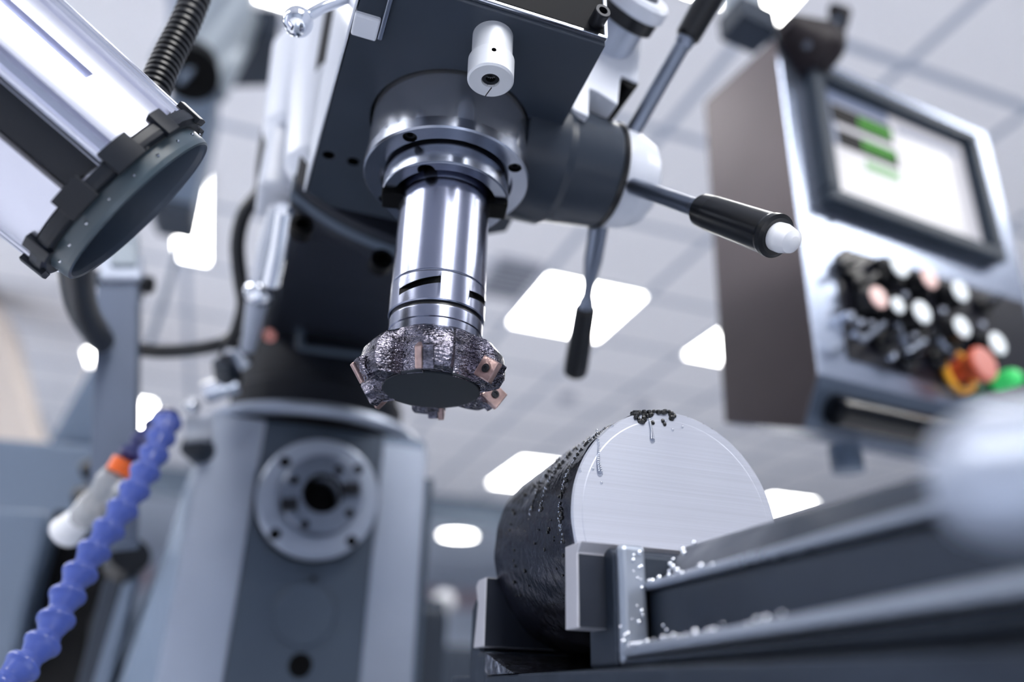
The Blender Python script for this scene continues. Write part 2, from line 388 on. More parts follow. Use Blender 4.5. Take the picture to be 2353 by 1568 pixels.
for i in range(7): box(b, v.x-.115, v.x+.095, v.y-.18+i*.05, v.y-.165+i*.05, CZ-.034, CZ-.03)
part('louvre', b, 'bg_dark', t)
for (qx, qy, lb) in ((1303, 910, 'grey smoke detector on ceiling below the hanging feed lever'), (1475, 928, 'grey smoke detector on ceiling above top of the round bar')):
    v = onz(qx, qy, CZ); b = nb(); lathe(b, [(.03, -.05), (.06, -.03), (.065, 0)], (v.x, v.y, CZ), seg=24)
    single('smoke_detector', b, 'vent', (v.x, v.y, CZ), lb, 'smoke detector')

# ------------------------------------------------------------------ milling machine
mm = thing('milling_machine', 'grey vertical milling machine with column, dark neck and overhanging spindle head', 'milling machine', (-.012, .60, 0))
# column: flared casting, two bright ways, recessed slate strip
CT = 1.468
b = nb()
def ring_at(z, xl, xr, yb, fl):
    return [(xl-fl*.6, yb, z), (xl-fl*.25, .535, z), (xl, .475, z), (xl+.004, .452, z), (xr-.004, .452, z), (xr, .475, z), (xr+.004, .56, z), (xr+.004, yb, z)]
rows = [ring_at(CT, -.135, .108, .80, .0), ring_at(1.40, -.134, .109, .82, .05), ring_at(1.30, -.128, .112, .84, .11), ring_at(1.15, -.122, .115, .86, .20), ring_at(0, -.122, .115, .86, .20)]
vr = [[b.verts.new(p) for p in r] for r in rows]
for A, B in zip(vr, vr[1:]):
    for i in range(8): b.faces.new((A[i], A[(i+1) % 8], B[(i+1) % 8], B[i]))
b.faces.new(vr[0]); b.faces.new(vr[-1][::-1])
column = part('column_casting', b, 'col_paint', mm, bevel=.004)
b = nb(); prism(b, [(-.134, .448, CT-.002), (-.074, .448, CT-.002), (-.072, .448, .2), (-.121, .448, .2)], (0, .02, 0))
part('slide_way', b, 'way', mm, 'pale left slide way', bevel=.002)
b = nb(); prism(b, [(.054, .448, CT-.012), (.106, .448, CT-.012), (.113, .448, .2), (.056, .448, .2)], (0, .02, 0))
part('slide_way', b, 'way', mm, 'pale right slide way', bevel=.002)
b = nb(); prism(b, [(-.0745, .4505, CT-.002), (.0545, .4505, CT-.002), (.0565, .4505, .2), (-.0725, .4505, .2)], (0, .018, 0))
strip = part('slate_face', b, 'strip', mm, 'dark slate strip between the ways')
hc = onz(0, 0, 2)
hx = ony(690, 1530, .45)
b = nb(); cyl(b, (hx.x, .44, hx.z), (hx.x, .463, hx.z), .0115); cut(strip, b)
b = nb(); cyl(b, (hx.x, .4509, hx.z), (hx.x, .4530, hx.z), .0122); part('plug', b, 'hole', mm)  # black disc added for the dark depth of the hole
b = nb(); box(b, .106, .122, .475, .52, .2, 1.43); part('way_gib', b, 'strip', mm, 'dark gib strip along right way', bevel=.002)
cp = ony(700, 1412, .45)
b = nb(); lathe(b, [(.0, .0), (.029, .0), (.031, .0015), (.031, .004)], (cp.x, .4475, cp.z), (0, 1, 0), 48); part('cover_disc', b, 'strip', mm, bevel=0)
b = nb(); cyl(b, (cp.x+.004, .447, cp.z+.034), (cp.x+.004, .452, cp.z+.034), .003, seg=16); part('pin', b, 'screw', mm)
# horizontal spindle flange
FC = Vector((-.010, .45, 1.3835)); FR = .0625
def facepoint(qx, qy, y): return ony(qx, qy, y)
b = nb(); lathe(b, [(FR-.001, .004), (FR, .006), (FR, .022), (FR-.003, .025), (.043, .025), (.0425, .019), (.0206, .019), (.0206, .0)], FC, (0, -1, 0), 72, cap=False)
fl = part('spindle_flange', b, 'way', mm, 'bright round bolted flange')
hb = nb()
for q in ((655, 1062), (822, 1080), (632, 1228), (808, 1244)):
    p = ony(*q, .425); cyl(hb, (p.x, .415, p.z), (p.x, .437, p.z), .0058, seg=24)
cut(fl, hb)
NC = Vector((-.008, .45, 1.386))
b = nb(); lathe(b, [(.0415, .019), (.0415, .031), (.040, .033), (.0205, .033), (.0205, .019)], NC, (0, -1, 0), 72, cap=False)
nose = part('spindle_nose', b, 'satin', fl, 'satin inner spindle ring')
b = nb(); cyl(b, NC+Vector((0, -.0335, 0)), NC+Vector((0, .02, 0)), .0178, seg=40, cap=True)
b2 = nb(); lathe(b2, [(.0207, .0332), (.0203, .0325), (.0185, .004), (.0, .004)], NC, (0, -1, 0), 48, cap=False); b.free()
part('taper_bore', b2, 'hole', fl, 'black taper bore')
hb = nb()
for q in ((778, 1082), (676, 1104), (803, 1180), (700, 1206)):
    p = ony(*q, .417); cyl(hb, (p.x, .410, p.z), (p.x, .426, p.z), .0047, seg=20)
cut(nose, hb)
for q in ((806, 1126), (664, 1162)):
    p = ony(*q, .417); b = nb(); obox(b, (p.x, .4135, p.z), (.985, 0, .17), (0, 1, 0), (-.17, 0, .985), .0165, .010, .0125)
    part('drive_key', b, 'screw', fl, bevel=.0008)
b = nb(); lathe(b, [(FR-.001, .001), (FR+.0008, .002), (FR+.0008, .0125), (FR-.001, .0132)], FC, (0, -1, 0), 72, cap=False); part('flange_shade', b, 'hole', mm, 'black ring standing in for shade on the flange edge')  # black ring painted in as shade on the flange's lower edge
# top ring of the column and dark turret neck
b = nb(); lathe(b, [(.10, 1.470), (.124, 1.470), (.132, 1.474), (.134, 1.480), (.130, 1.487), (.11, 1.489)], (-.014, .56, 0), seg=96, cap=True)
part('turret_ring', b, 'way', mm, 'pale rounded ring on top of the column')
b = nb(); lathe(b, [(.128, 1.466), (.128, 1.474)], (-.014, .56, 0), seg=80); part('ring_gap', b, 'hole', mm)
b = nb(); lathe(b, [(.100, 1.487), (.103, 1.489), (.104, 1.520), (.098, 1.526), (.097, 1.555), (.095, 1.70), (.09, 1.74)], (-.014, .545, 0), seg=80)
neck = part('turret_neck', b, 'neck_dark', mm, 'charcoal round neck', bevel=.002)
# charcoal ram body between neck and head
b = nb()
def sec(y, x0, x1, z0, z1): return [(x0, y, z0), (x1, y, z0), (x1, y, z1), (x0, y, z1)]
secs = [sec(.115, -.075, .062, 1.56, 1.80), sec(.19, -.088, .060, 1.545, 1.82), sec(.30, -.094, .062, 1.555, 1.84), sec(.45, -.098, .068, 1.575, 1.86), sec(.66, -.098, .072, 1.60, 1.86)]
vr = [[b.verts.new(p) for p in s] for s in secs]
for A, B in zip(vr, vr[1:]):
    for i in range(4): b.faces.new((A[i], A[(i+1) % 4], B[(i+1) % 4], B[i]))
b.faces.new(vr[0]); b.faces.new(vr[-1])
part('ram_body', b, 'neck_paint', mm, 'charcoal arm from column to head', bevel=.012, seg=3)
# recessed panel frame on neck front
b = nb(); y0 = .435
fr = [ony(*q, y0) for q in ((690, 665), (690, 800), (860, 820), (870, 690))]
tube(b, [fr[0], fr[1]], .0045, 8, 0); tube(b, [fr[1], fr[2]], .004, 8, 0); tube(b, [fr[0], fr[3]], .003, 8, 0)
part('panel_frame', b, 'strip', mm, 'raised rim of an access panel on the neck')
# swivel flange of the head
def arcplate(R_, zc, y0, y1, xl, xr):
    pts = []
    n = 40
    for i in range(n+1):
        x = xl+(xr-xl)*i/n; pts.append((x, y0, zc-math.sqrt(R_*R_-(x-.012)**2)))
    pts += [(xr, y0, 1.86), (xl, y0, 1.86)]
    bm = nb(); prism(bm, pts, (0, y1-y0, 0)); return bm
part('swivel_flange', arcplate(.172, 1.694, .128, .165, -.088, .066), 'neck_paint', mm, 'charcoal swivel flange behind the spindle', bevel=.0015)
part('degree_ring', arcplate(.1755, 1.6965, .140, .152, -.090, .064), 'strip', mm, 'grey edge of the swivel scale', bevel=.001)
for q in ((695, 512), (880, 592)):
    p = ony(*q, .115); b = nb(); lathe(b, [(.0085, 0), (.0085, .012), (.005, .012), (.005, .004)], (p.x, .129, p.z), (0, -1, 0), 20); part('swivel_bolt', b, 'hole', mm)
# head housing
HB = 1.532
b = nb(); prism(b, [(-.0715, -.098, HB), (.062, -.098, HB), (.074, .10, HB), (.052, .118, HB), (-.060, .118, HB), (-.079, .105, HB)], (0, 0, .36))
head = part('head_housing', b, 'dark_shade', mm, 'shade-darkened grey underside and front of the spindle head', bevel=.0015)
b = nb()
for q in ((755, 357), (812, 372)):
    p = onz(*q, HB); cyl(b, (p.x, p.y, HB-.004), (p.x, p.y, HB+.012), .0042, seg=20)
p = onz(1000, 300, HB)
cyl(b, (0, 0, HB-.01), (0, 0, HB+.008), .0512, seg=80)
cut(head, b)
b = nb(); prism(b, [(-.0722, -.0955, HB-.0004), (-.0722, -.0955, 1.892), (-.0798, .105, 1.892), (-.0798, .105, HB-.0004)], (-.0015, 0, 0))
part('side_cover', b, 'head_white', mm, 'pale bright left side of the head', bevel=.0006)
b = nb(); prism(b, [(.0622, -.0955, HB+.002), (.0622, -.0955, 1.892), (.0737, .098, 1.892), (.0737, .098, HB+.002)], (.0006, 0, 0))
part('side_cover', b, 'head_white', mm, 'pale right side of the head', bevel=.0006)
b = nb(); box(b, -.066, .060, -.1005, -.098, HB+.0055, 1.80); fp = part('front_panel', b, 'panel_black', mm, 'black front panel', bevel=.0005)
b = nb(); box(b, -.0715, .062, -.1012, -.098, HB+.0025, HB+.0048); part('panel_edge', b, 'chrome', mm, 'bright strip under the black panel', bevel=.0005)
b = nb(); box(b, .0603, .0622, -.1012, -.098, HB+.004, 1.80); part('panel_edge', b, 'head_white', mm, 'pale strip beside the black panel')
p = onz(1372, 80, HB+.012)
b = nb(); lathe(b, [(.0046, 0), (.0046, .009), (.0043, .0095), (.0026, .0095), (.0024, .005), (0, .005)], (.0553, -.1005, HB+.0125), (0, -1, 0), 24, cap=False)
part('cap_screw', b, 'screw', mm)
# quill, flange, nose
b = nb(); lathe(b, [(.0496, 1.560), (.0496, 1.4985), (.0485, 1.4982)], seg=96); quill = part('quill', b, 'quill', mm, 'polished steel quill sleeve')
b = nb(); lathe(b, [(.0502, 1.4980), (.0512, 1.4972), (.0512, 1.4905), (.0502, 1.4895), (.041, 1.4895), (.0402, 1.494), (.030, 1.494)], seg=96, cap=False)
qf = part('quill_flange', b, 'steel2', mm, 'turned steel end ring of the quill')
hb = nb()
for ang_ in (-133.2, -40, 135, 47):
    a = math.radians(ang_); cyl(hb, (.0452*math.cos(a), .0452*math.sin(a), 1.480), (.0452*math.cos(a), .0452*math.sin(a), 1.4975), .0042, seg=24)
cut(qf, hb)
for ang_ in (-133.2, -40, 135, 47):
    a = math.radians(ang_); c = Vector((.0452*math.cos(a), .0452*math.sin(a), 1.4945))
    b = nb(); lathe(b, [(.0036, .003), (.0036, -.003), (.002, -.003), (.002, 0)], c, seg=20); part('flange_screw', b, 'screw', qf)
b = nb(); lathe(b, [(.0382, 1.500), (.0386, 1.4955), (.0386, 1.4755), (.0380, 1.4745), (.0315, 1.4745), (.030, 1.486), (.028, 1.486)], seg=96, cap=False)
sn = part('spindle_end', b, 'steel2', mm, 'steel spindle end with drive slots')
hb = nb()
KA = math.radians(168)
kx, ky = math.cos(KA), math.sin(KA)
for s in (1, -1):
    obox(hb, (.034*kx*s, .034*ky*s, 1.4785), (kx, ky, 0), (-ky, kx, 0), (0, 0, 1), .022, .0165, .014)
for ang_ in (-125, -30, 60, 120):
    a = math.radians(ang_); cyl(hb, (.0322*math.cos(a), .0322*math.sin(a), 1.465), (.0322*math.cos(a), .0322*math.sin(a), 1.486), .0052, seg=24)
cut(sn, hb)
for s in (1, -1):
    b = nb(); obox(b, (.0318*kx*s, .0318*ky*s, 1.4770), (kx, ky, 0), (-ky, kx, 0), (0, 0, 1), .0125, .0155, .0115); part('drive_key', b, 'hole', mm, bevel=.0006)

# depth stop knob under the head
KZ = onz(1127, 187, 1.4985)
b = nb()
kc = Vector((KZ.x, KZ.y, 0))
lathe(b, [(.0048, 1.5005), (.0050, 1.4990), (.0115, 1.4985), (.0125, 1.4995), (.0126, 1.5125), (.0118, 1.5135), (.010, 1.5135)], kc, seg=72, cap=False)
lathe(b, [(.0048, 1.5005), (.0045, 1.507), (0, 1.507)], kc, seg=32, cap=False)
kn = part('depth_stop_knob', b, 'alu_knob', mm, 'pale knurled round knob under the head')
hb = nb(); obox(hb, kc+Vector((-.0015, -.012, 1.5085)), (1, 0, 0), (0, 1, 0), (0, 0, 1), .0001, .0001, .0001)
hb.free(); hb = nb(); cyl(hb, kc+Vector((-.003, -.016, 1.5085)), kc+Vector((-.002, -.008, 1.5085)), .0013, seg=16); cut(kn, hb)
hb = nb(); obox(hb, kc+Vector((.0015, -.001+.0095, 1.4985)), (.98, .18, 0), (-.18, .98, 0), (0, 0, 1), .0006, .008, .003); cut(kn, hb)
b = nb(); lathe(b, [(.0026, 1.5005), (.0046, 1.5004), (.0046, 1.506), (.0026, 1.506)], kc, seg=24, cap=False); part('set_screw', b, 'screw', kn)
b = nb()
st = kc+Vector((.0005, .001, 0))
lathe(b, [(.0105, 1.5125), (.0112, 1.5135), (.0112, 1.5335)], st, seg=48); part('stop_boss', b, 'alu_knob', kn, 'pale stud above the knob')

# stepped stop bracket on right side of the head, dial and feed housing
yy = -.032
poly = [ony(*q, yy) for q in ((1388, -40), (1388, 110), (1345, 186), (1312, 236), (1318, 252), (1353, 268), (1355, 203), (1372, 210), (1420, 241), (1427, 172), (1466, 190), (1474, 100), (1472, -40))]
b = nb(); prism(b, poly, (0, .05, 0)); part('stop_bracket', b, 'head_white', mm, 'pale stepped bracket on right of head', bevel=.0008)
p = ony(1372, 225, -.02)
b = nb(); box(b, p.x-.004, p.x+.014, -.025, .012, p.z-.004, p.z+.016); part('stop_block', b, 'dark_shade', mm, bevel=.001)
p = ony(1445, 192, -.028); b = nb(); cyl(b, (p.x, -.030, p.z), (p.x, .01, p.z), .006, seg=24); part('stop_rod', b, 'hole', mm)
dc = px(1452, 22, .52)
b = nb(); lathe(b, [(.020, 0), (.0225, .002), (.0225, .010), (.020, .0125), (.008, .0125), (.006, .011), (0, .011)], dc, (.15, -.9, .35), 56, cap=True)
dial = part('dial', b, 'head_white', mm, 'pale round dial at top right of the head', bevel=.0006)
b = nb(); lathe(b, [(.0185, -.009), (.0205, -.008), (.0205, .0015), (.019, .002)], dc, (.15, -.9, .35), 56); part('dial_ring', b, 'black', dial)
b = nb(); lathe(b, [(.016, -.05), (.016, -.009)], dc, (.15, -.9, .35), 40); part('dial_stem', b, 'bracket', dial)
b = nb(); lathe(b, [(.0125, .0125), (.012, .014), (.0, .014)], dc, (.15, -.9, .35), 40, cap=False); part('dial_cap', b, 'dark_shade', dial)
HC = Vector((.119, .014, 1.537))
ax = Vector((1, 0, 0))
b = nb(); lathe(b, [(.044, -.075), (.044, -.046), (.041, -.040), (.0375, -.006), (.0365, -.004)], HC, ax, 72); part('feed_housing', b, 'housing', mm, 'dark round housing of the feed handle', bevel=.001)
b = nb(); lathe(b, [(.037, -.0045), (.0382, -.003), (.0382, -.001), (.037, 0)], HC, ax, 72); part('feed_ring', b, 'black', mm)
b = nb(); lathe(b, [(.035, 0), (.0355, .002), (.0345, .014), (.030, .026), (.022, .032), (.012, .034)], HC, ax, 64); hub = part('feed_hub', b, 'head_white', mm, 'pale hub carrying three feed levers', bevel=.001)
LV = [((.32, -.52, .79), 'upper feed lever reaching past top edge'), ((.185, -.718, -.67), 'near feed lever pointing right'), ((.245, .852, -.46), 'feed lever hanging down')]
HUBC = HC+Vector((.012, 0, 0))
for i, (d, lb) in enumerate(LV):
    d = Vector(d).normalized(); HL = HC
    s1, s2 = (.112, .185) if i != 1 else (.109, .174)
    b = nb()
    if i == 2:
        lathe(b, [(.0072, .025), (.0070, .070), (.0044, .094), (.0044, .102), (.0064, .108), (.0070, s1+.002)], HL, d, 28)
    else:
        lathe(b, [(.0056, .025), (.0056, s1-.006), (.0066, s1-.004), (.0066, s1+.002)], HL, d, 28)
    lv = part('feed_lever', b, 'satin', mm, lb)
    b = nb()
    if i == 1: lathe(b, [(.0075, s1), (.0098, s1+.002), (.0105, s1+.012), (.0112, s2-.006), (.0118, s2-.004), (.0118, s2-.001), (.0098, s2), (.006, s2-.0005)], HL, d, 32)
    else: lathe(b, [(.0070, s1), (.0090, s1+.003), (.0104, s2-.012), (.0100, s2-.004), (.006, s2)], HL, d, 32 if i == 0 else 10)
    part('grip', b, 'black', lv, 'black handle grip', ang=25)
    if i == 1:
        b = nb(); lathe(b, [(.0075, s2-.003), (.0078, s2+.004), (.0062, s2+.0105), (.003, s2+.0125)], HL, d, 28); part('end_plug', b, 'white_plastic', lv, 'white end plug')
# ball lever and clamp block on the left of the head
bc = px(685, 50, .445); be = px(850, -30, .47)
b = nb(); tube(b, [bc, px(740, 18, .45), px(790, -2, .457), be], .0034, 16, 6); cl = part('clamp_lever', b, 'chrome', mm, 'chrome clamp lever')
b = nb(); ball(b, bc, .0089, 32); part('lever_ball', b, 'chrome', cl, 'chrome ball on the clamp lever')
c0 = onz(815, 34, HB-.002); c1 = onz(878, 40, HB-.002)
b = nb(); box(b, c0.x, c1.x, c0.y-.0015, c0.y+.014, HB-.003, HB+.0095); part('clamp_block', b, 'head_white', mm, 'pale clamp block at head corner', bevel=.0012)
b = nb(); box(b, c1.x+.0003, c1.x+.0030, c0.y-.022, c0.y+.012, HB-.003, HB+.03); part('clamp_plate', b, 'satin', mm, bevel=.0008)
b = nb(); cyl(b, (c0.x+.006, c0.y-.012, HB+.013), (c0.x+.006, c0.y+.03, HB+.013), .006, seg=20); part('clamp_bolt', b, 'screw', mm)
# rounded belt guard and motor pieces left behind the head
b = nb(); g0 = px(720, 250, .60)
lathe(b, [(.018, -.10), (.026, -.085), (.028, .0), (.026, .085), (.0, .10)], px(742, 215, .66), (-.06, .10, 1), 40); part('belt_guard', b, 'head_white', mm, 'pale rounded guard left of the head')
b = nb(); lathe(b, [(.026, -.07), (.030, -.06), (.030, .05), (.024, .062), (.0, .066)], px(690, 205, .74), (-.06, .10, 1), 40); part('motor_cap', b, 'head_white', mm, 'pale motor cover left of the head')
b = nb(); tube(b, [px(640, 480, .72), px(622, 380, .72), px(628, 310, .72), px(650, 278, .71), px(676, 265, .70)], .0075, 14); part('wire_loop', b, 'rubber', mm, 'black wire bend beside the head')
b = nb(); obox(b, px(655, 360, .71), *[tuple(v_) for v_ in ((1, 0, 0), (0, 1, 0), (0, 0, 1))], .035, .06, .11); part('junction_box', b, 'head_white', mm, 'pale box at left rear of the head', bevel=.006)
b = nb(); tube(b, [px(652, 480, .60), px(640, 560, .62), px(622, 650, .64)], .0085, 14); part('oil_pipe', b, 'chrome', mm, 'bright pipe at left edge of the neck')
b = nb(); tube(b, [px(636, 480, .66), px(608, 580, .68), px(590, 690, .70)], .0070, 14); part('oil_pipe', b, 'head_white', mm, 'pale pipe at left edge of the neck')
b = nb(); ball(b, px(594, 672, .69), .013, 20); part('pipe_fitting', b, 'chrome', mm)
b = nb(); cyl(b, px(592, 690, .70), px(570, 800, .74), .010, .007, seg=20); part('pipe_fitting', b, 'bracket', mm)
b = nb(); cyl(b, px(620, 768, .74), px(620, 774, .735), .006, seg=16); part('indicator', b, 'estop_top', mm, 'small pale lamp on neck corner')
for (qa, qb, z, r, mm_, lb) in (((470, 905), (545, 880), .80, .011, 'chrome', 'bright lock handle at column top'), ((425, 990), (490, 985), .76, .013, 'bracket', 'pale lock bolt at left of column top'),
                          ((520, 830), (525, 880), .80, .014, 'dark_shade', 'dark valve at column top'), ((535, 800), (560, 840), .79, .010, 'chrome', 'bright valve stem')):
    b = nb(); cyl(b, px(*qa, z), px(*qb, z+.01), r, seg=24); part('lock_bolt', b, mm_, mm, lb, bevel=.002)
b = nb(); ball(b, px(440, 935, .78), .0085, 20); part('lock_knob', b, 'chrome', mm)
b = nb(); cyl(b, px(445, 1022, .78), px(470, 1045, .80), .014, seg=24); part('lock_boss', b, 'bg_dark', mm)
b = nb(); box(b, .116, .16, .52, .70, .1, 1.29); part('side_cover', b, 'bg_dark', mm, 'dark cover low on right of column', bevel=.006)

def bprism(q, z, ext):
    bm = nb(); prism(bm, [px(*p, z) for p in q], ext); return bm
part('side_rail', bprism(((238, 1330), (285, 1325), (215, 1600), (170, 1600)), .86, (0, .05, 0)), 'bg_dark', mm, 'dark sloping rail', bevel=.003)
part('side_rail', bprism(((288, 1320), (318, 1315), (246, 1600), (205, 1600)), .84, (0, .05, 0)), 'bg_grey', mm, 'grey sloping rail', bevel=.003)
b = nb(); cyl(b, px(300, 1275, .84), px(282, 1300, .85), .022, seg=20); part('rail_bolt', b, 'black', mm)

# ------------------------------------------------------------------ tool holder and face mill
th_ = thing('tool_holder', 'polished steel tool holder hanging in the spindle above the face mill', 'tool holder', (0, 0, 1.378))
b = nb(); lathe(b, [(.0285, 1.4865), (.0285, 1.4780), (.0272, 1.4730), (.0272, 1.4118), (.0268, 1.4112)], seg=96); part('shank', b, 'steel', th_)
b = nb(); lathe(b, [(.0268, 1.4110), (.0273, 1.4105), (.0273, 1.3935), (.0268, 1.3928)], seg=96); co = part('collar', b, 'steel', th_, 'slotted steel collar')
hb = nb()
for ang_ in (-128, -38, 52, 142):
    a = math.radians(ang_); n_ = Vector((math.cos(a), math.sin(a), 0)); t_ = Vector((-math.sin(a), math.cos(a), .18)).normalized()
    obox(hb, n_*.0275+Vector((0, 0, 1.4030)), n_, t_, n_.cross(t_), .0062, .030, .0042)
cut(co, hb)
b = nb(); lathe(b, [(.0255, 1.3930), (.0255, 1.3905)], seg=80); part('groove_ring', b, 'black', th_, 'black groove above the cutter')
b = nb(); lathe(b, [(.0262, 1.3906), (.0264, 1.3900), (.0264, 1.3835), (.0258, 1.3830), (.0258, 1.3780)], seg=96); part('pilot', b, 'steel', th_)

fm = thing('face_mill', 'worn six-insert face mill cutter at the lower end of the tool holder', 'milling cutter', (0, 0, 1.35))
NT = 6; A0 = math.radians(-112)
levels = [(1.3785, .0262, .0262), (1.3772, .0285, .0275), (1.3735, .0350, .0272), (1.3670, .0400, .0270), (1.3600, .0412, .0268), (1.3550, .0408, .0266), (1.3502, .0378, .0264)]
b = nb(); SEG = 180; rings = []
GW = math.radians(29)
for z, rt_, rg in levels:
    ring = []
    for i in range(SEG):
        t = 2*math.pi*i/SEG
        d = ((A0 - t) % (2*math.pi/NT))          # distance on the -theta side of the next insert
        if d < GW: r = rg
        elif d < GW+.16: r = rg+(rt_-rg)*((d-GW)/.16)**.7
        else: r = rt_
        ring.append(b.verts.new((r*math.cos(t), r*math.sin(t), z)))
    rings.append(ring)
for A, B in zip(rings, rings[1:]):
    for i in range(SEG): b.faces.new((A[i], A[(i+1) % SEG], B[(i+1) % SEG], B[i]))
b.faces.new(rings[0])
inner = [b.verts.new((.0262*math.cos(2*math.pi*i/SEG), .0262*math.sin(2*math.pi*i/SEG), 1.3512)) for i in range(SEG)]
for i in range(SEG): b.faces.new((rings[-1][i], rings[-1][(i+1) % SEG], inner[(i+1) % SEG], inner[i]))
b.faces.new(inner[::-1])
part('cutter_body', b, 'cutter', fm, 'scratched dark steel cutter body', ang=28)
b = nb(); lathe(b, [(.0, 1.3503), (.0262, 1.3504), (.0268, 1.3508), (.0268, 1.3520)], seg=72, cap=False); part('end_disc', b, 'cutter_face', fm, 'dark smooth bottom disc')
for k in range(NT):
    a = A0+k*2*math.pi/NT
    er = Vector((math.cos(a), math.sin(a), 0)); et = Vector((math.sin(a), -math.cos(a), 0)); up = Vector((0, 0, 1))
    # rake normal leans slightly; the insert square is turned 45 degrees in the radial plane
    u_ = (er*.82-up*.57).normalized(); w_ = (er*.57+up*.82).normalized()
    c = er*.0375+up*1.3553+et*.0010
    b = nb(); obox(b, c, u_, w_, et, .0118, .0118, .0036)
    ins = part('insert', b, 'carbide', fm, 'copper-tinted cutting insert', bevel=.0006)
    b = nb(); lathe(b, [(.0021, 0), (.0024, .0006), (.0012, .0006), (.0010, .0001)], c+et*.0018, et, 24); part('insert_screw', b, 'screw', ins)
    b = nb(); obox(b, er*.0362+up*1.3562-et*.0035, u_, w_, et, .0125, .0125, .006); part('insert_seat', b, 'cutter', fm, bevel=.0005)

# ------------------------------------------------------------------ machine vise and round bar
BX, BZ, BR, BY0, BY1 = .1295, 1.285, .0615, -.032, .086
vs = thing('machine_vise', 'grey machine vise with ground jaw plates clamping the round bar', 'vise', (.13, .0, 1.10))
b = nb(); prism(b, [(.066, -.36, 1.10), (.066, -.36, 1.212), (.200, -.36, 1.212), (.200, -.36, 1.10)], (0, .52, 0)); part('vise_bed', b, 'vise', vs, bevel=.0015)
b = nb(); prism(b, [(.078, -.030, 1.2135), (.078, -.030, 1.231), (.078, -.040, 1.2625), (.078, -.052, 1.2650), (.078, -.058, 1.262), (.078, -.058, 1.2135)], (.104, 0, 0))
part('movable_jaw', b, 'vise', vs, bevel=.0015)
# jaw body running towards the viewer: edge rib, sloped shoulder, recess and flange
b = nb()
prof = [(.115, 1.268), (.150, 1.2705), (.185, 1.265), (.192, 1.2135), (.0935, 1.2135), (.0935, 1.246), (.098, 1.2485)]
prism(b, [(x, -.058, z) for x, z in prof], (0, -.23, 0)); part('jaw_body', b, 'vise', vs, 'long grey casting of the movable jaw', bevel=.003)
b = nb(); box(b, .0785, .0915, -.0640, -.0575, 1.2135, 1.2655); part('corner_rib', b, 'vise_edge', vs, 'pale upright edge of the jaw casting', bevel=.0025, seg=3)
b = nb(); prism(b, [(.0785, -.06, 1.2165), (.0785, -.06, 1.2215), (.095, -.06, 1.2240), (.095, -.06, 1.2165)], (0, -.225, .008)); part('lower_rib', b, 'vise_edge', vs, 'pale lower rib of the jaw casting', bevel=.002, seg=3)
b = nb(); prism(b, [(.0905, -.06, 1.2455), (.0905, -.06, 1.2490), (.101, -.06, 1.2515), (.101, -.06, 1.2455)], (0, -.22, .004)); part('upper_rib', b, 'vise_edge', vs, 'pale upper rib of the jaw casting', bevel=.0015, seg=3)
b = nb(); prism(b, [(.079, -.0585, 1.2135), (.079, -.0585, 1.2165), (.096, -.0585, 1.2165), (.096, -.0585, 1.2135)], (0, -.23, .004)); part('lower_flange', b, 'vise', vs, bevel=.001)
jq = [(.064, -.0525, 1.2670), (.064, -.0325, 1.2670), (.064, -.0325, 1.2290), (.064, -.0480, 1.2290), (.064, -.0480, 1.2600)]
b = nb(); prism(b, [(.064, -.0520, 1.2672), (.064, -.0338, 1.2672), (.064, -.0338, 1.2292), (.064, -.0480, 1.2292), (.064, -.0480, 1.2625)], (.131, 0, 0)); part('jaw_plate', b, 'jaw', vs, 'pale ground front jaw plate', bevel=.0006)
b = nb(); prism(b, [(.0700, -.0475, 1.2575), (.0700, -.0345, 1.2575), (.0700, -.0345, 1.2315), (.0700, -.0475, 1.2315)], (.12, -.006, 0)); part('jaw_shim', b, 'jaw_dark', vs, bevel=.0006)
b = nb(); box(b, .0646, .1945, -.0486, -.0478, 1.2297, 1.2618); part('jaw_face', b, 'jaw_dark', vs, 'dark front of the front jaw plate')  # thin dark sheet over the front of the jaw plate
b = nb(); prism(b, [(.0635, .0865, 1.2675), (.0635, .1015, 1.2675), (.0635, .1065, 1.2640), (.0635, .1010, 1.2530), (.0635, .1035, 1.2400), (.0635, .1065, 1.2275), (.0635, .0865, 1.2275)], (.132, 0, 0)); part('jaw_plate', b, 'jaw', vs, 'rear jaw plate behind the round bar', bevel=.0005)
b = nb(); box(b, .0642, .195, .0861, .0868, 1.2278, 1.2672); part('jaw_face', b, 'jaw_dark', vs, 'dark gripping face of the rear jaw')
b = nb(); prism(b, [(.0655, .101, 1.2565), (.0655, .113, 1.2590), (.0655, .121, 1.252), (.0655, .121, 1.10), (.0655, .086, 1.10), (.0655, .086, 1.2255), (.0655, .101, 1.2255)], (.130, 0, 0)); part('fixed_jaw', b, 'vise', vs, bevel=.003)
b = nb(); prism(b, [(.0648, .0350, 1.2120), (.0648, .0860, 1.2120), (.0648, .0860, 1.2240), (.0648, .070, 1.2200), (.0648, .050, 1.2150)], (.10, 0, 0)); part('swarf_heap', b, 'swarf', vs, 'wet metal chips packed under the rear jaw')
vs_sw = bpy.data.objects['swarf_heap']; vs_sw['kind'] = 'stuff'
# rounded screw boss at the near end
bb = px(2345, 1095, .150)
b = nb(); lathe(b, [(.006, -.014), (.0120, -.012), (.0145, -.004), (.0145, .014), (.0125, .020), (.006, .023)], bb, (.25, -.9, -.1), 40); part('screw_boss', b, 'bracket', vs, 'pale rounded end of the vise screw', bevel=.002, seg=3)
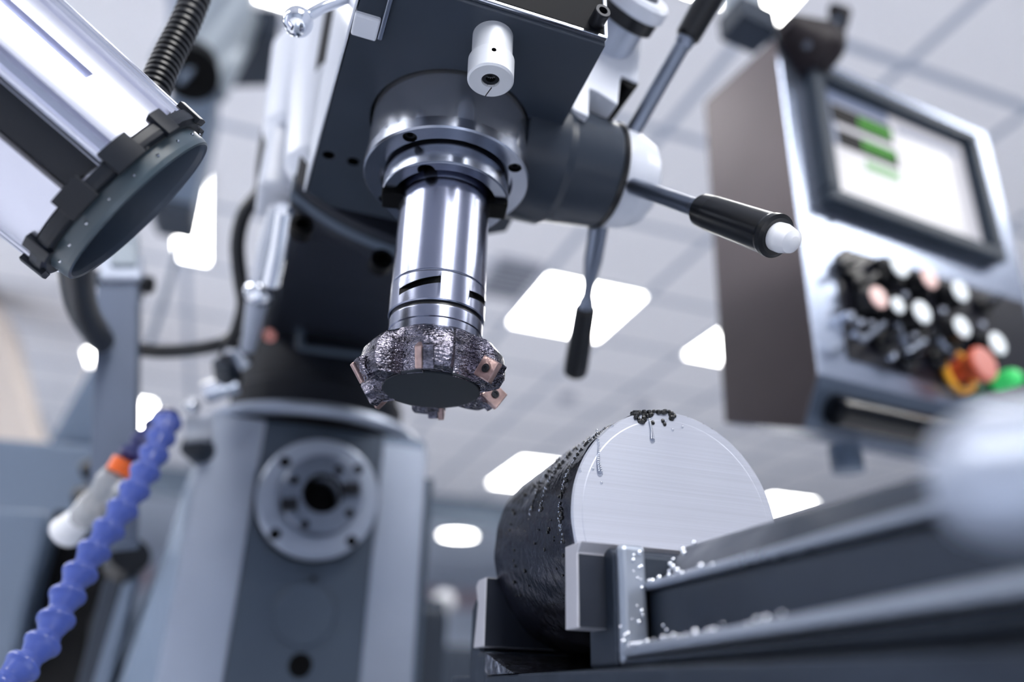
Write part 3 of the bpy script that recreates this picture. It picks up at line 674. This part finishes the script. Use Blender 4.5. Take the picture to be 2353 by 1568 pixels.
# coolant beads on the casting
b = nb()
for i in range(30):
    y_ = -.064-random.random()**1.3*.11; ball(b, (.0783+random.random()*.003, y_, 1.2212+(-.06-y_)*.036+random.random()*.0012), random.uniform(.0004, .0012), 10)
for i in range(12):
    y_ = -.064-random.random()**1.3*.10; ball(b, (.0903+random.random()*.002, y_, 1.2490+random.random()*.002), random.uniform(.0005, .0013), 10)
for i in range(22):
    ball(b, (.0765+random.random()*.012, -.0642, 1.2165+random.random()*.046), random.uniform(.0004, .0012), 10)
for i in range(8): ball(b, (.0934, -.068-.008*random.random(), 1.2235+.0018*i*random.random()), random.uniform(.0005, .0013), 10)
for i in range(9): ball(b, (.0975+.0005*i, -.070-.0025*i*random.random(), 1.2500+.0017*i), random.uniform(.0006, .0016), 10)
cb = part('coolant_beads', b, 'bead', vs, 'beads of coolant on the casting'); cb['kind'] = 'stuff'

rb = thing('round_bar', 'short dark steel round bar with pale sawn face clamped in the vise', 'workpiece', (BX, .03, BZ-BR))
def bark(r, h, t):
    return r + .0003*math.sin(9*t+h*60) + .0002*math.sin(23*t-h*130)
b = nb(); prof = [(BR-.0008, BY0), (BR, BY0+.0008)]+[(BR, BY0+.004+i*.006) for i in range(18)]+[(BR, BY1-.001), (BR-.001, BY1)]
lathe(b, prof, (BX, 0, BZ), (0, 1, 0), 160, cap=True, rmod=bark); part('bar_body', b, 'bark', rb, 'oily black scale on the bar side', ang=50)
b = nb(); lathe(b, [(0, .0016), (BR-.0060, .0016), (BR-.0054, .0013), (BR-.0010, .0013), (BR-.0003, .0002), (BR-.0003, -.0006)], (BX, BY0, BZ), (0, -1, 0), 160, cap=False)
part('sawn_face', b, 'face', rb, 'pale brushed sawn end face', ang=20)
FY = BY0-.0016
def fpt(qx, qy, y=FY): return ony(qx, qy, y)
b = nb()
def blob(bm, c, rx, ry, rz, seg=14): ball(bm, c, 1, seg, (rx, ry, rz))
def run(bm, pts, rs):
    for i in range(len(pts)-1):
        for k in range(6):
            t = k/6; p = pts[i].lerp(pts[i+1], t); r = rs[i]*(1-t)+rs[i+1]*t
            blob(bm, p, r, .0007, r*1.3, 10)
run(b, [fpt(1372, 990), fpt(1376, 1030), fpt(1374, 1060), fpt(1379, 1092)], [.0008, .0007, .0012, .0020])
run(b, [fpt(1492, 965), fpt(1497, 990), fpt(1499, 1015)], [.0010, .0011, .0019])
for q in ((1333, 1082), (1382, 1110), (1407, 978), (1545, 988), (1568, 981), (1362, 1078), (1530, 968)):
    p = fpt(*q); r = random.uniform(.0006, .0010); blob(b, p, r, .0006, r*1.3)
dr = part('coolant_drops', b, 'drop', rb, 'clear coolant runs on the sawn face'); dr['kind'] = 'stuff'
b = nb()
for i in range(150):
    qx = random.uniform(1459, 1545); t = (qx-1460)/85
    qy = random.uniform(946, 962+10*math.sin(t*6.5+.8)-6*t); p = fpt(qx, qy)
    r = random.uniform(.0010, .0019); blob(b, p+Vector((0, random.uniform(-.0004, .004), 0)), r, r, r*.9, 8)
for q in ((1523, 968), (1527, 975), (1468, 964), (1500, 972), (1540, 953), (1550, 956), (1545, 951)):
    p = fpt(*q); blob(b, p, .0012, .0009, .0014, 10)
for i in range(60):
    a = math.radians(random.uniform(70, 118)); p = Vector((BX-BR*math.cos(a), BY0+random.uniform(0, .012), BZ+BR*math.sin(a))); r = random.uniform(.0005, .0013); blob(b, p, r, r, r*.8, 8)
sl = part('sludge', b, 'sludge', rb, 'black oily sludge on top edge of the face'); sl['kind'] = 'stuff'
b = nb()
for (a0, a1, y0, y1, n) in ((-12, 88, .000, .004, 130), (8, 80, .030, .026, 80), (6, 74, .045, .050, 70), (60, 95, .0, .08, 90), (-30, 60, .0, .085, 60)):
    for i in range(n):
        t = random.random(); a = math.radians(a0+(a1-a0)*t); y_ = y0+(y1-y0)*(random.random() if abs(y1-y0) > .05 else t)+random.uniform(-.002, .002)+BY0+.012
        if y_ > BY1-.004 or y_ < BY0+.001: continue
        p = Vector((BX-(BR+.0002)*math.cos(a), y_, BZ+(BR+.0002)*math.sin(a))); r = random.uniform(.0003, .0010)
        blob(b, p, r*.8, r*.8, r*1.4, 8)
gb = nb()  # tiny mirror beads added to give the bar side bright wet glints
for (a0, a1, y0, y1, n) in ((-12, 88, .000, .004, 110), (8, 80, .030, .026, 60), (6, 74, .045, .050, 50), (55, 92, .0, .08, 50)):
    for i in range(n):
        t = random.random(); a = math.radians(a0+(a1-a0)*t); y_ = y0+(y1-y0)*t+random.uniform(-.002, .002)+BY0+.012
        p = Vector((BX-(BR+.0006)*math.cos(a), y_, BZ+(BR+.0006)*math.sin(a))); r = random.uniform(.0002, .00055)
        blob(gb, p, r, r, r*1.3, 6)
gp = part('wet_glints', gb, 'bead', rb, 'mirror beads added as wet glints on the bar side'); gp['kind'] = 'stuff'
dp = part('oil_beads', b, 'sludge', rb, 'wet beads of oil running down the bar side'); dp['kind'] = 'stuff'

# machine table and knee that carry the vise (below the view)
tb = thing('machine_table', 'grey slotted machine table under the vise', 'machine table', (.1, 0, 0))
b = nb(); box(b, -.25, .75, -.42, .40, 1.02, 1.10); part('table_top', b, 'vise_edge', tb, bevel=.002)
b = nb(); box(b, .0, .26, -.30, .42, 0, 1.02); part('knee', b, 'col_paint', tb, bevel=.004)

# ------------------------------------------------------------------ work lamp
LC = Vector((-.174, 0, 1.435)); LN = Vector((.8475, .214, -.4855)).normalized()
LN = (LN + (LC-M(CAM)).normalized()*.05).normalized(); LC = LC + LN*.005
camm = M(CAM)
toc = (camm-LC); toc = (toc-LN*toc.dot(LN)).normalized()
sgn = LN.cross(toc)                           # which side is +90 degrees
upm = Vector((0, 0, 1))
side = sgn if sgn.dot(upm) > 0 else -sgn
wl = thing('work_lamp', 'cylindrical aluminium work lamp with ribbed housing at upper left', 'work lamp', LC-LN*.10)
LR = .0545
def lamp_r(r, h, t):
    d = math.degrees(math.atan2(math.sin(t), math.cos(t)))
    g = 0
    def slot(c, wdt, dep):
        x = abs((d-c+180) % 360-180)
        return -dep if x < wdt else 0
    for c in (35, -50, 152, -152):
        if h < -.040: g += slot(c, 2.6, .0055)
    for c in (12.5,): g += slot(c, 2.6, .0060)
    g += slot(-6, 10.5, .0075)
    for c in (60, 66, 73, 80, -62, -69, -77, -84, 95, 103, -95, -103): g += slot(c, 1.5, .002)
    for c in (54, 45.8): g += slot(c, 2.6, .0030) if c == 54 else 0
    for c in (7.5,): g += -slot(c, 1.2, .0012)
    return r+g
hs = [-.34, -.20, -.0402, -.0398, -.009]
b = nb(); lathe(b, [(LR, h) for h in hs], LC, LN, 360, cap=True, hint=toc if side.dot(LN.cross(toc)) > 0 else toc, rmod=(lamp_r if side.dot(LN.cross(toc)) > 0 else (lambda r, h, t: lamp_r(r, h, -t))))
part('lamp_housing', b, 'alu', wl, 'ribbed aluminium lamp housing', ang=30)
def lampdir(deg):
    a = math.radians(deg); return toc*math.cos(a)+side*math.sin(a)
b = nb()
def sector(bm, d0, d1, r0, r1, h0, h1a, h1b, n=12):
    rows = []
    for i in range(n+1):
        t = i/n; dv = lampdir(d0+(d1-d0)*t); h1 = h1a+(h1b-h1a)*t
        rows.append([bm.verts.new(LC+dv*r+LN*h) for r, h in ((r0, h0), (r1, h0), (r1, h1), (r0, h1))])
    for A, B in zip(rows, rows[1:]):
        for k in range(4): bm.faces.new((A[k], A[(k+1) % 4], B[(k+1) % 4], B[k]))
    bm.faces.new(rows[0][::-1]); bm.faces.new(rows[-1])
sector(b, -15.5, 3.2, .044, .0500, -.338, -.012, -.010)
part('mount_rail', b, 'bezel', wl, 'dark mounting channel along the lamp')
b = nb(); lathe(b, [(.0535, -.0085), (.0558, -.0080), (.0563, -.004), (.0560, -.0015), (.0530, -.0005), (.0497, -.0008)], LC, LN, 160, cap=False)
for k in range(11):
    d0 = 6+k*33; w0 = 17 if k % 2 == 0 else 9
    sector(b, d0, d0+w0, .0540, .0575, -.0120, .0006, .0006, 8)
part('end_bezel', b, 'bezel', wl, 'dark notched end ring of the lamp', bevel=.0006, ang=30)
b = nb(); lathe(b, [(.0500, -.002), (.0499, .0065), (.0494, .0088), (.0484, .0095)], LC, LN, 120, cap=False); part('lens_gasket', b, 'lens_ring', wl, 'grey-green lens ring')
b = nb(); lathe(b, [(.0484, .0095), (.0474, .0088), (.0466, .0065), (.0455, -.008)], LC, LN, 120, cap=False); part('lens_rim', b, 'lens_wall', wl, 'dark inner wall of the lens ring')
b = nb(); lathe(b, [(.0455, -.008), (.030, -.0075), (0, -.0070)], LC, LN, 96, cap=False); part('lens', b, 'lens', wl, 'dark round lamp lens')
b = nb()
for k in range(20):
    a = 2*math.pi*k/20; _, u_, v_ = frame(LN); ball(b, LC+(u_*math.cos(a)+v_*math.sin(a))*.0500+LN*.0035, .0009, 8)
part('bezel_pips', b, 'bead', wl)

# corrugated conduit behind the lamp
P = [px(350, 215, .46), px(385, 135, .475), px(425, 55, .49), px(462, -40, .51), px(490, -140, .53)]
PP = smooth_path(P, 34)
b = nb()
tube(b, PP, .0090, 22, 0, rfun=lambda i, n: .0092 if (i % 5) in (0, 1, 2) else .0072)
single('flexible_conduit', b, 'rubber', PP[0], 'black corrugated conduit rising behind the work lamp', 'conduit', ang=20)

# ------------------------------------------------------------------ blue coolant hose
hose_px = [(18, 1562, .47), (70, 1515, .485), (112, 1462, .50), (138, 1405, .515), (165, 1350, .53), (195, 1300, .545), (228, 1248, .56), (262, 1200, .575), (293, 1155, .59), (318, 1112, .605), (342, 1070, .62), (360, 1030, .635), (376, 992, .65)]
ch = thing('coolant_hose', 'blue segmented coolant hose curving up at lower left', 'coolant hose', px(18, 1562, .47))
C_ = [px(*q) for q in hose_px]; C_ = [C_[0]*2-C_[1]]+C_+[px(388, 962, .665)]
for i in range(len(C_)-1):
    p, q = C_[i], C_[i+1]; d = (q-p); L = d.length
    b = nb(); lathe(b, [(.0060, -.10*L), (.0074, 0), (.0078, .10*L), (.0100, .42*L), (.0118, .56*L), (.0122, .66*L), (.0116, .74*L), (.0088, .82*L), (.0082, 1.0*L)], p, d, 32)
    part('hose_segment', b, 'blue', ch, ang=50)
N_ = [px(388, 962, .665), px(372, 968, .685), px(345, 1000, .675), px(312, 1035, .665), px(292, 1058, .66)]
for i in range(len(N_)-1):
    p, q = N_[i], N_[i+1]; d = q-p; L = d.length
    b = nb(); lathe(b, [(.0085, -.1*L), (.0115, .45*L), (.0118, .65*L), (.0085, .85*L), (.008, L)], p, d, 28); part('hose_segment', b, 'navy', ch, 'navy hose segment', ang=50)
b = nb(); cyl(b, px(292, 1062, .66), px(272, 1090, .655), .0125, .0115, 24); part('hose_collar', b, 'orange', ch, 'orange collar')
b = nb(); lathe(b, [(.010, 0), (.012, .01), (.0095, .025), (.0125, .034), (.0125, .05), (.010, .056)], px(268, 1085, .655), px(205, 1172, .66)-px(268, 1085, .655), 24); part('hose_nozzle', b, 'clear', ch, 'cloudy plastic nozzle')
b = nb(); cyl(b, px(215, 1165, .66), px(150, 1225, .67), .009, .0145, 24); part('nozzle_mouth', b, 'white_plastic', ch, 'white flared nozzle mouth', bevel=.002)

# ------------------------------------------------------------------ grey post with clamp, cables
ps = thing('support_post', 'grey square support post with clamp bracket behind the work lamp', 'support post', px(262, 1240, .72))
p0, p1 = px(262, 1260, .70), px(275, 672, .80)
d = (p1-p0).normalized(); a_, u_, v_ = frame(d, (0, -1, 0))
b = nb(); obox(b, (p0+p1)/2, v_, u_, a_, .0385, .0385, (p1-p0).length); part('post_tube', b, 'post', ps, bevel=.002)
b = nb(); obox(b, p1+d*.006, v_, u_, a_, .042, .042, .010); part('post_cap', b, 'bg_dark', ps, bevel=.001)
b = nb(); obox(b, px(282, 632, .80), v_, u_, a_, .040, .034, .030); br = part('clamp_bracket', b, 'bracket', ps, 'pale clamp bracket', bevel=.004)
b = nb(); cyl(b, px(222, 640, .80), px(340, 652, .80), .005, seg=16); part('clamp_screw', b, 'screw', br)
for q in ((212, 638), (338, 654)):
    b = nb(); cyl(b, px(q[0]-8, q[1], .80), px(q[0]+10, q[1]+2, .80), .0095, seg=12); part('clamp_knob', b, 'black', br, bevel=.001)
b = nb(); obox(b, px(288, 585, .80), v_, u_, a_, .026, .024, .040); part('arm_link', b, 'bg_tube', ps, bevel=.003)
b = nb(); cyl(b, px(288, 570, .80), px(286, 505, .83), .014, .010, 20); part('arm_pin', b, 'bracket', ps)
b = nb(); tube(b, [px(172, 560, .55), px(175, 640, .60), px(192, 715, .66), px(232, 782, .74)], .0125, 16); single('lamp_cable', b, 'rubber', px(172, 560, .55), 'thick black cable dropping from the work lamp to the post', 'cable')
b = nb(); tube(b, [px(300, 800, .80), px(370, 808, .81), px(440, 804, .82), px(505, 792, .83), px(535, 775, .83)], .0072, 14); single('power_cable', b, 'rubber', px(300, 800, .80), 'black cable running level from grey post to column', 'cable')
b = nb(); tube(b, [px(618, 300, .78), px(606, 380, .78), px(600, 440, .78), px(562, 490, .78), px(546, 560, .78), px(552, 640, .78), px(560, 700, .79), px(545, 760, .80), px(525, 800, .81), px(520, 850, .81)], .0075, 14); single('head_cable', b, 'rubber', px(600, 440, .78), 'black cable looping down left side of the neck', 'cable')
b = nb(); tube(b, [px(415, 560, 1.6), px(380, 680, 1.6), px(345, 790, 1.6)], .006, 10); single('thin_pipe', b, 'bg_grey', px(345, 790, 1.6), 'thin slanted grey pipe right of the support post', 'pipe')

# ------------------------------------------------------------------ control console
ca = math.radians(5.0); tau = math.radians(2)
CXv = Vector((math.cos(ca), math.sin(ca), 0)); CYv = Vector((-math.sin(ca), math.cos(ca), 0))
CVv = Vector((0, 0, math.cos(tau))) - CYv*math.sin(tau); CNv = CXv.cross(CVv)   # outward normal towards the viewer
CO = px(1880, 860, .78)
if CNv.dot(M(CAM)-CO) < 0: CNv = -CNv
def con(x, v, n=0): return CO+CXv*x+CVv*v+CNv*n
def conpx(qx, qy, n=0):
    r = ray(qx, qy); o = M(CAM); d_ = Vector((r@MX, r@MY, r[2])); q = CO+CNv*n
    t = (q-o).dot(CNv)/d_.dot(CNv); P_ = o+d_*t-q
    return P_.dot(CXv), P_.dot(CVv)
cs = thing('control_console', 'steel machine control console with monitor and push buttons at right', 'control console', (CO.x+.18, CO.y+.1, 1.4))
CWd = .392
sidep = [con(0, 0), con(0, .448), con(0, .452, -.138), con(0, -.014, -.145), con(0, -.050, -.0273)]
b = nb(); prism(b, sidep, CXv*CWd); part('console_housing', b, 'con_steel', cs, bevel=.003)
b = nb(); prism(b, [p-CXv*.0012 for p in sidep], CXv*.0015); part('side_reflection', b, 'con_side_refl', cs, 'left side, dark reflection put into its brown-grey colour', bevel=.0008)
b = nb(); n_l = (con(0, 0)-con(0, -.05, -.0273)).normalized().cross(CXv)
prism(b, [con(.001, -.0005, .0006), con(.001, -.050, -.0267), con(CWd-.001, -.050, -.0267), con(CWd-.001, -.0005, .0006)], Vector(CNv)*.001); part('lower_lip', b, 'con_dark', cs, 'slate sloping lower lip')
# monitor
def crect(bm, x0, x1, v0, v1, n0, n1):
    obox(bm, con((x0+x1)/2, (v0+v1)/2, (n0+n1)/2), CXv, CVv, CNv, x1-x0, v1-v0, abs(n1-n0))
mx0, mx1, mv0, mv1 = .036, .335, .212, .412
b = nb(); ft = .017
for a in ((mx0, mx1, mv0, mv0+ft), (mx0, mx1, mv1-ft, mv1), (mx0, mx0+ft, mv0+ft, mv1-ft), (mx1-ft, mx1, mv0+ft, mv1-ft)): crect(b, *a, -.001, .020)
mon = part('monitor_frame', b, 'monitor', cs, 'dark slate monitor frame', bevel=.003)
b = nb(); crect(b, mx0+ft-.002, mx1-ft+.002, mv0+ft-.002, mv1-ft+.002, .0, .003); part('screen', b, 'scr', mon, 'lit pale screen')
sx0, sx1, sv0, sv1 = mx0+ft, mx1-ft, mv0+ft, mv1-ft
def sq(u0, u1, w0, w1): return (sx0+(sx1-sx0)*u0, sx0+(sx1-sx0)*u1, sv0+(sv1-sv0)*w0, sv0+(sv1-sv0)*w1)
b = nb(); crect(b, *sq(0, .47, .90, 1), .003, .0033); crect(b, *sq(0, .10, .5, .90), .003, .0033); crect(b, *sq(.52, .95, .86, .92), .003, .0033); part('screen_header', b, 'scr_dim', mon, 'grey header bars on the screen')
b = nb(); crect(b, *sq(.08, .48, .715, .885), .003, .0034); crect(b, *sq(.10, .49, .50, .66), .003, .0034); part('readout_bar', b, 'scr_black', mon, 'black readout bars on the screen')
b = nb()
for w0 in (.765, .56, .37):
    for k in range(6):
        u = .26+k*.037; crect(b, *sq(u, u+.010, w0, w0+.085), .0034, .0037); crect(b, *sq(u+.018, u+.026, w0, w0+.085), .0034, .0037); crect(b, *sq(u, u+.026, w0+.072, w0+.085), .0034, .0037); crect(b, *sq(u, u+.026, w0, w0+.013), .0034, .0037)
part('readout_digits', b, 'scr_green', mon, 'green readout segments on the screen')
# switch plate
pl = [conpx(1925, 590), conpx(2300, 668), conpx(2372, 905), conpx(1962, 832)]
b = nb(); prism(b, [con(x, v, .0005) for x, v in ((.046, .026), (.046, .150), (.064, .165), (.378, .172), (.378, .020))], CNv*.002); part('switch_plate', b, 'btn_plate', cs, 'black switch plate', bevel=.0008)
def button(q, r, depth, m, name='push_button', lb=None, base=True):
    x, v = conpx(q[0], q[1], depth)
    b = nb(); obox(b, con(x, v, depth*.35), CXv, CVv, CNv, r*2.2, r*2.2, depth*.7); o = part(name, b, 'black', cs, lb, bevel=.002)
    b = nb(); lathe(b, [(r*1.06, depth*.3), (r*1.06, depth*.97), (r*.98, depth)], con(x, v), CNv, 32); part('button_sleeve', b, 'black', o)
    b = nb(); lathe(b, [(r*.97, depth*.96), (r*.96, depth*1.04), (r*.8, depth*1.08), (r*.2, depth*1.09)], con(x, v), CNv, 32); part('button_cap', b, m, o, bevel=0)
for q, r, m in (((2067, 612), .0135, 'btn_white'), ((2135, 640), .0130, 'btn_pink'), ((2206, 670), .0130, 'btn_white'), ((2018, 684), .0130, 'btn_pink'), ((2062, 702), .0095, 'btn_white'),
                ((2118, 718), .0135, 'btn_white'), ((2210, 752), .0130, 'btn_white'), ((2292, 790), .0140, 'btn_white')):
    button(q, r, .026, m)
for q in ((1968, 600), (1998, 640), (2285, 690), (2050, 770), (2180, 815), (2140, 770), (2110, 815)):
    x, v = conpx(*q, .02)
    b = nb(); lathe(b, [(.013, 0), (.013, .010), (.011, .012)], con(x, v), CNv, 28); o = part('selector_switch', b, 'black', cs, bevel=.001)
    b = nb(); obox(b, con(x, v, .018), (CXv+CVv*.8).normalized(), (CVv-CXv*.8).normalized(), CNv, .024, .007, .014); part('selector_knob', b, 'gloss_black', o, bevel=.0015)
for (qa, qb) in (((1960, 768), (1985, 782)), ((1985, 782), (2030, 745)), ((2060, 745), (2082, 800)), ((2082, 812), (2125, 785)), ((2155, 780), (2190, 820))):
    xa, va = conpx(*qa, .02); xb, vb = conpx(*qb, .02)
    b = nb(); tube(b, [con(xa, va, .02), con(xb, vb, .02)], .0036, 12, 0); part('toggle_guard', b, 'satin', cs)
for q in ((1960, 722), (1982, 738), (2006, 742), (2058, 814), (2106, 770), (2172, 712), (2083, 676), (2262, 744)):
    x, v = conpx(*q, .016); b = nb(); lathe(b, [(.0045, 0), (.0045, .014), (.003, .016)], con(x, v), CNv, 20); part('toggle_nut', b, 'chrome', cs)
x, v = conpx(2265, 835, .040)
b = nb(); lathe(b, [(.012, .0), (.012, .014), (.0135, .022), (.0195, .032), (.0205, .037), (.019, .040)], con(x, v), CNv, 40); es = part('stop_button', b, 'estop', cs, 'orange-red mushroom stop button', bevel=.0006)
b = nb(); lathe(b, [(.019, .0395), (.017, .0412), (.0, .0420)], con(x, v), CNv, 40, cap=False); part('stop_top', b, 'estop_top', es, 'pale red top')
b = nb(); torus(b, con(x, v, .008), CNv, .0225, .0042, 48, 12); part('stop_ring', b, 'yellow', es, 'yellow ring')
x, v = conpx(2338, 866, .028); b = nb(); lathe(b, [(.0115, .0), (.0115, .024), (.008, .030), (.002, .032)], con(x, v), CNv, 28); part('start_button', b, 'green', cs, 'lit green button')
x, v = conpx(2255, 893, .01); b = nb(); lathe(b, [(.008, .0), (.008, .01), (.005, .012)], con(x, v), CNv, 24); part('start_button', b, 'green_dark', cs, 'dark green button')
x, v = conpx(1908, 510); b = nb(); lathe(b, [(.003, 0), (.003, .002), (.0018, .003)], con(x, v), CNv, 16); part('panel_screw', b, 'screw', cs)
# handle on the lower lip
hn = (CNv*.5-CVv*.87).normalized()
h0, h1 = con(.016, -.030, -.004), con(.30, -.030, -.004)
b = nb(); lathe(b, [(.0135, 0), (.0165, .002), (.0170, .02), (.0170, .24), (.0160, .262), (.012, .268)], h0+hn*.006, (h1-h0), 40); part('grab_handle', b, 'gloss_black', cs, 'glossy black grab handle', bevel=.001)
b = nb(); k0 = con(.085, -.05, -.055); cyl(b, k0, k0-Vector((0, 0, .028)), .017, seg=24); part('lower_knob', b, 'bg_grey', cs)
# arm that carries the console
aj = px(1865, 115, .96)
b = nb(); lathe(b, [(.014, -.05), (.030, -.022), (.040, -.006), (.041, .010), (.034, .022)], aj, (.75, .2, -.25), 40); sj = part('swivel_joint', b, 'brown', cs, 'dark brown swivel joint on top of the console', bevel=.001)
b = nb(); cyl(b, px(1925, 40, 1.0), px(1950, 25, 1.0), .020, .006, 20); part('swivel_lever', b, 'brown', sj)
b = nb(); cyl(b, px(1900, 80, .98), px(1935, 35, 1.0), .004, seg=12); part('swivel_pin', b, 'bg_grey', sj)
b = nb(); cyl(b, px(1855, 100, .93), px(1855, 104, .92), .005, seg=16); part('swivel_screw', b, 'chrome', sj)
b = nb(); obox(b, px(1718, 58, 1.05), CXv, CYv, (0, 0, 1), .062, .05, .040); part('arm_end', b, 'bg_dark', cs, 'dark square end of the console arm', bevel=.004)
b = nb(); tube(b, [px(1712, 62, 1.10), px(1760, 78, 1.08), px(1810, 95, 1.04), px(1850, 108, 1.0)], .017, 14); part('support_arm', b, 'bg_tube', cs, 'pale console arm')
b = nb(); cyl(b, px(1712, 55, 1.12), Vector((px(1712, 55, 1.12).x, px(1712, 55, 1.12).y, CZ)), .03, seg=20); part('arm_drop', b, 'bg_tube', cs)

# ------------------------------------------------------------------ background machines
om = thing('overhead_motor', 'grey overhead tube with dark opening and tapered hood behind the conduit', 'machine', px(420, 470, 1.5))
b = nb(); cyl(b, px(520, 20, 1.55), px(435, 180, 1.5), .075, seg=36); part('duct', b, 'bg_tube', om, 'pale grey tube', bevel=.004)
b = nb(); cyl(b, px(440, 150, 1.42), px(440, 172, 1.36), .048, seg=32); part('duct_opening', b, 'hole', om, 'dark round opening')
b = nb(); obox(b, px(441, 158, 1.36), (.35, 0, .9), (0, 1, 0), (.9, 0, -.35), .075, .01, .010); part('grille_bar', b, 'bg_grey', om)
q0 = [px(*q, 1.5) for q in ((395, 190), (505, 185), (445, 480), (335, 455))]
b = nb(); prism(b, q0, (0, .16, .02)); part('hood', b, 'bg_grey', om, 'tapered grey hood', bevel=.01, seg=3)
q0 = [px(*q, 1.48) for q in ((340, 445), (448, 468), (440, 495), (350, 478))]
b = nb(); prism(b, q0, (0, .14, .02)); part('hood_rim', b, 'bg_dark', om, bevel=.004)
q0 = [px(*q, 1.55) for q in ((515, 12), (645, 18), (640, 92), (522, 95))]
b = nb(); prism(b, q0, (0, .2, .05)); part('end_block', b, 'bg_dark', om, 'dark square block', bevel=.008)
b = nb(); cyl(b, px(520, 20, 1.6), Vector((px(520, 20, 1.6).x, px(520, 20, 1.6).y, CZ)), .05, seg=24); part('hanger', b, 'bg_tube', om)

nm_ = thing('background_machine', 'grey boxed machine low at left behind the blue hose', 'machine', Vector((px(130, 1100, 1.6).x, px(130, 1100, 1.6).y, 0)))
def bprism(q, z, ext): 
    bm = nb(); prism(bm, [px(*p, z) for p in q], ext); return bm
part('upper_cover', bprism(((0, 1005), (240, 1025), (236, 1190), (-30, 1200), (-40, 1003)), 1.30, (0, .4, 0)), 'bg_grey', nm_, 'grey upper cover', bevel=.01)
part('sloped_cover', bprism(((108, 1018), (232, 795), (236, 1025)), 1.55, (0, .3, 0)), 'bg_grey', nm_, 'pale grey sloping cover', bevel=.01)
part('front_box', bprism(((-40, 1165), (118, 1172), (60, 1400), (22, 1590), (-60, 1590)), .95, (0, .25, 0)), 'bg_grey', nm_, 'slate front box', bevel=.012)
part('bellows', bprism(((125, 1170), (250, 1185), (310, 1250), (250, 1330), (205, 1430), (190, 1600), (40, 1600), (80, 1380)), 1.02, (0, .2, 0)), 'bellows', nm_, 'black bellows', bevel=.004)
b = nb(); cyl(b, px(200, 1085, 1.1), px(222, 1075, 1.1), .016, seg=20); part('latch_knob', b, 'black', nm_)
b = nb(); cyl(b, px(180, 1145, 1.08), px(212, 1140, 1.08), .016, seg=20); part('latch_knob', b, 'black', nm_)
b = nb(); prism(b, [px(-60, 640, 4.2), px(20, 730, 4.2), px(105, 1050, 4.0), px(225, 800, 4.0), px(232, 1100, 4.0), px(-60, 1100, 4.2)], (0, .3, 0))
o_ = M(at(100, 1050, 4.0))
single('hanging_panel', b, 'beige', (o_.x, o_.y, 0), 'beige slanting panel far off at left edge', 'panel', bevel=.01)
bc_ = thing('background_cabinet', 'dark green-grey cabinet low between column and vise', 'cabinet', (ony(1010, 1500, 2.4).x, 2.5, 0))
q1, q2 = ony(985, 1372, 2.4), ony(1032, 1376, 2.4)
b = nb(); box(b, q1.x-.15, q2.x, 2.4, 2.9, 0, q1.z); part('cabinet_body', b, 'bg_dark', bc_, bevel=.02)
q1, q2 = ony(1022, 1482, 2.3), ony(1105, 1490, 2.3)
b = nb(); box(b, q1.x, q2.x+.1, 2.3, 2.38, 0, q1.z); part('cabinet_base', b, 'bg_dark', bc_, bevel=.02)
q1 = ony(1020, 1385, 2.6)
b = nb(); ball(b, (q1.x, 2.6, q1.z), .045, 20); part('warning_lamp', b, 'lamp_frame', bc_)

# ------------------------------------------------------------------ ambient light of the open hall
wd = bpy.data.worlds.new('world'); SC.world = wd; wd.use_nodes = True
wd.node_tree.nodes['Background'].inputs['Color'].default_value = (.62, .72, .9, 1)
wd.node_tree.nodes['Background'].inputs['Strength'].default_value = .3
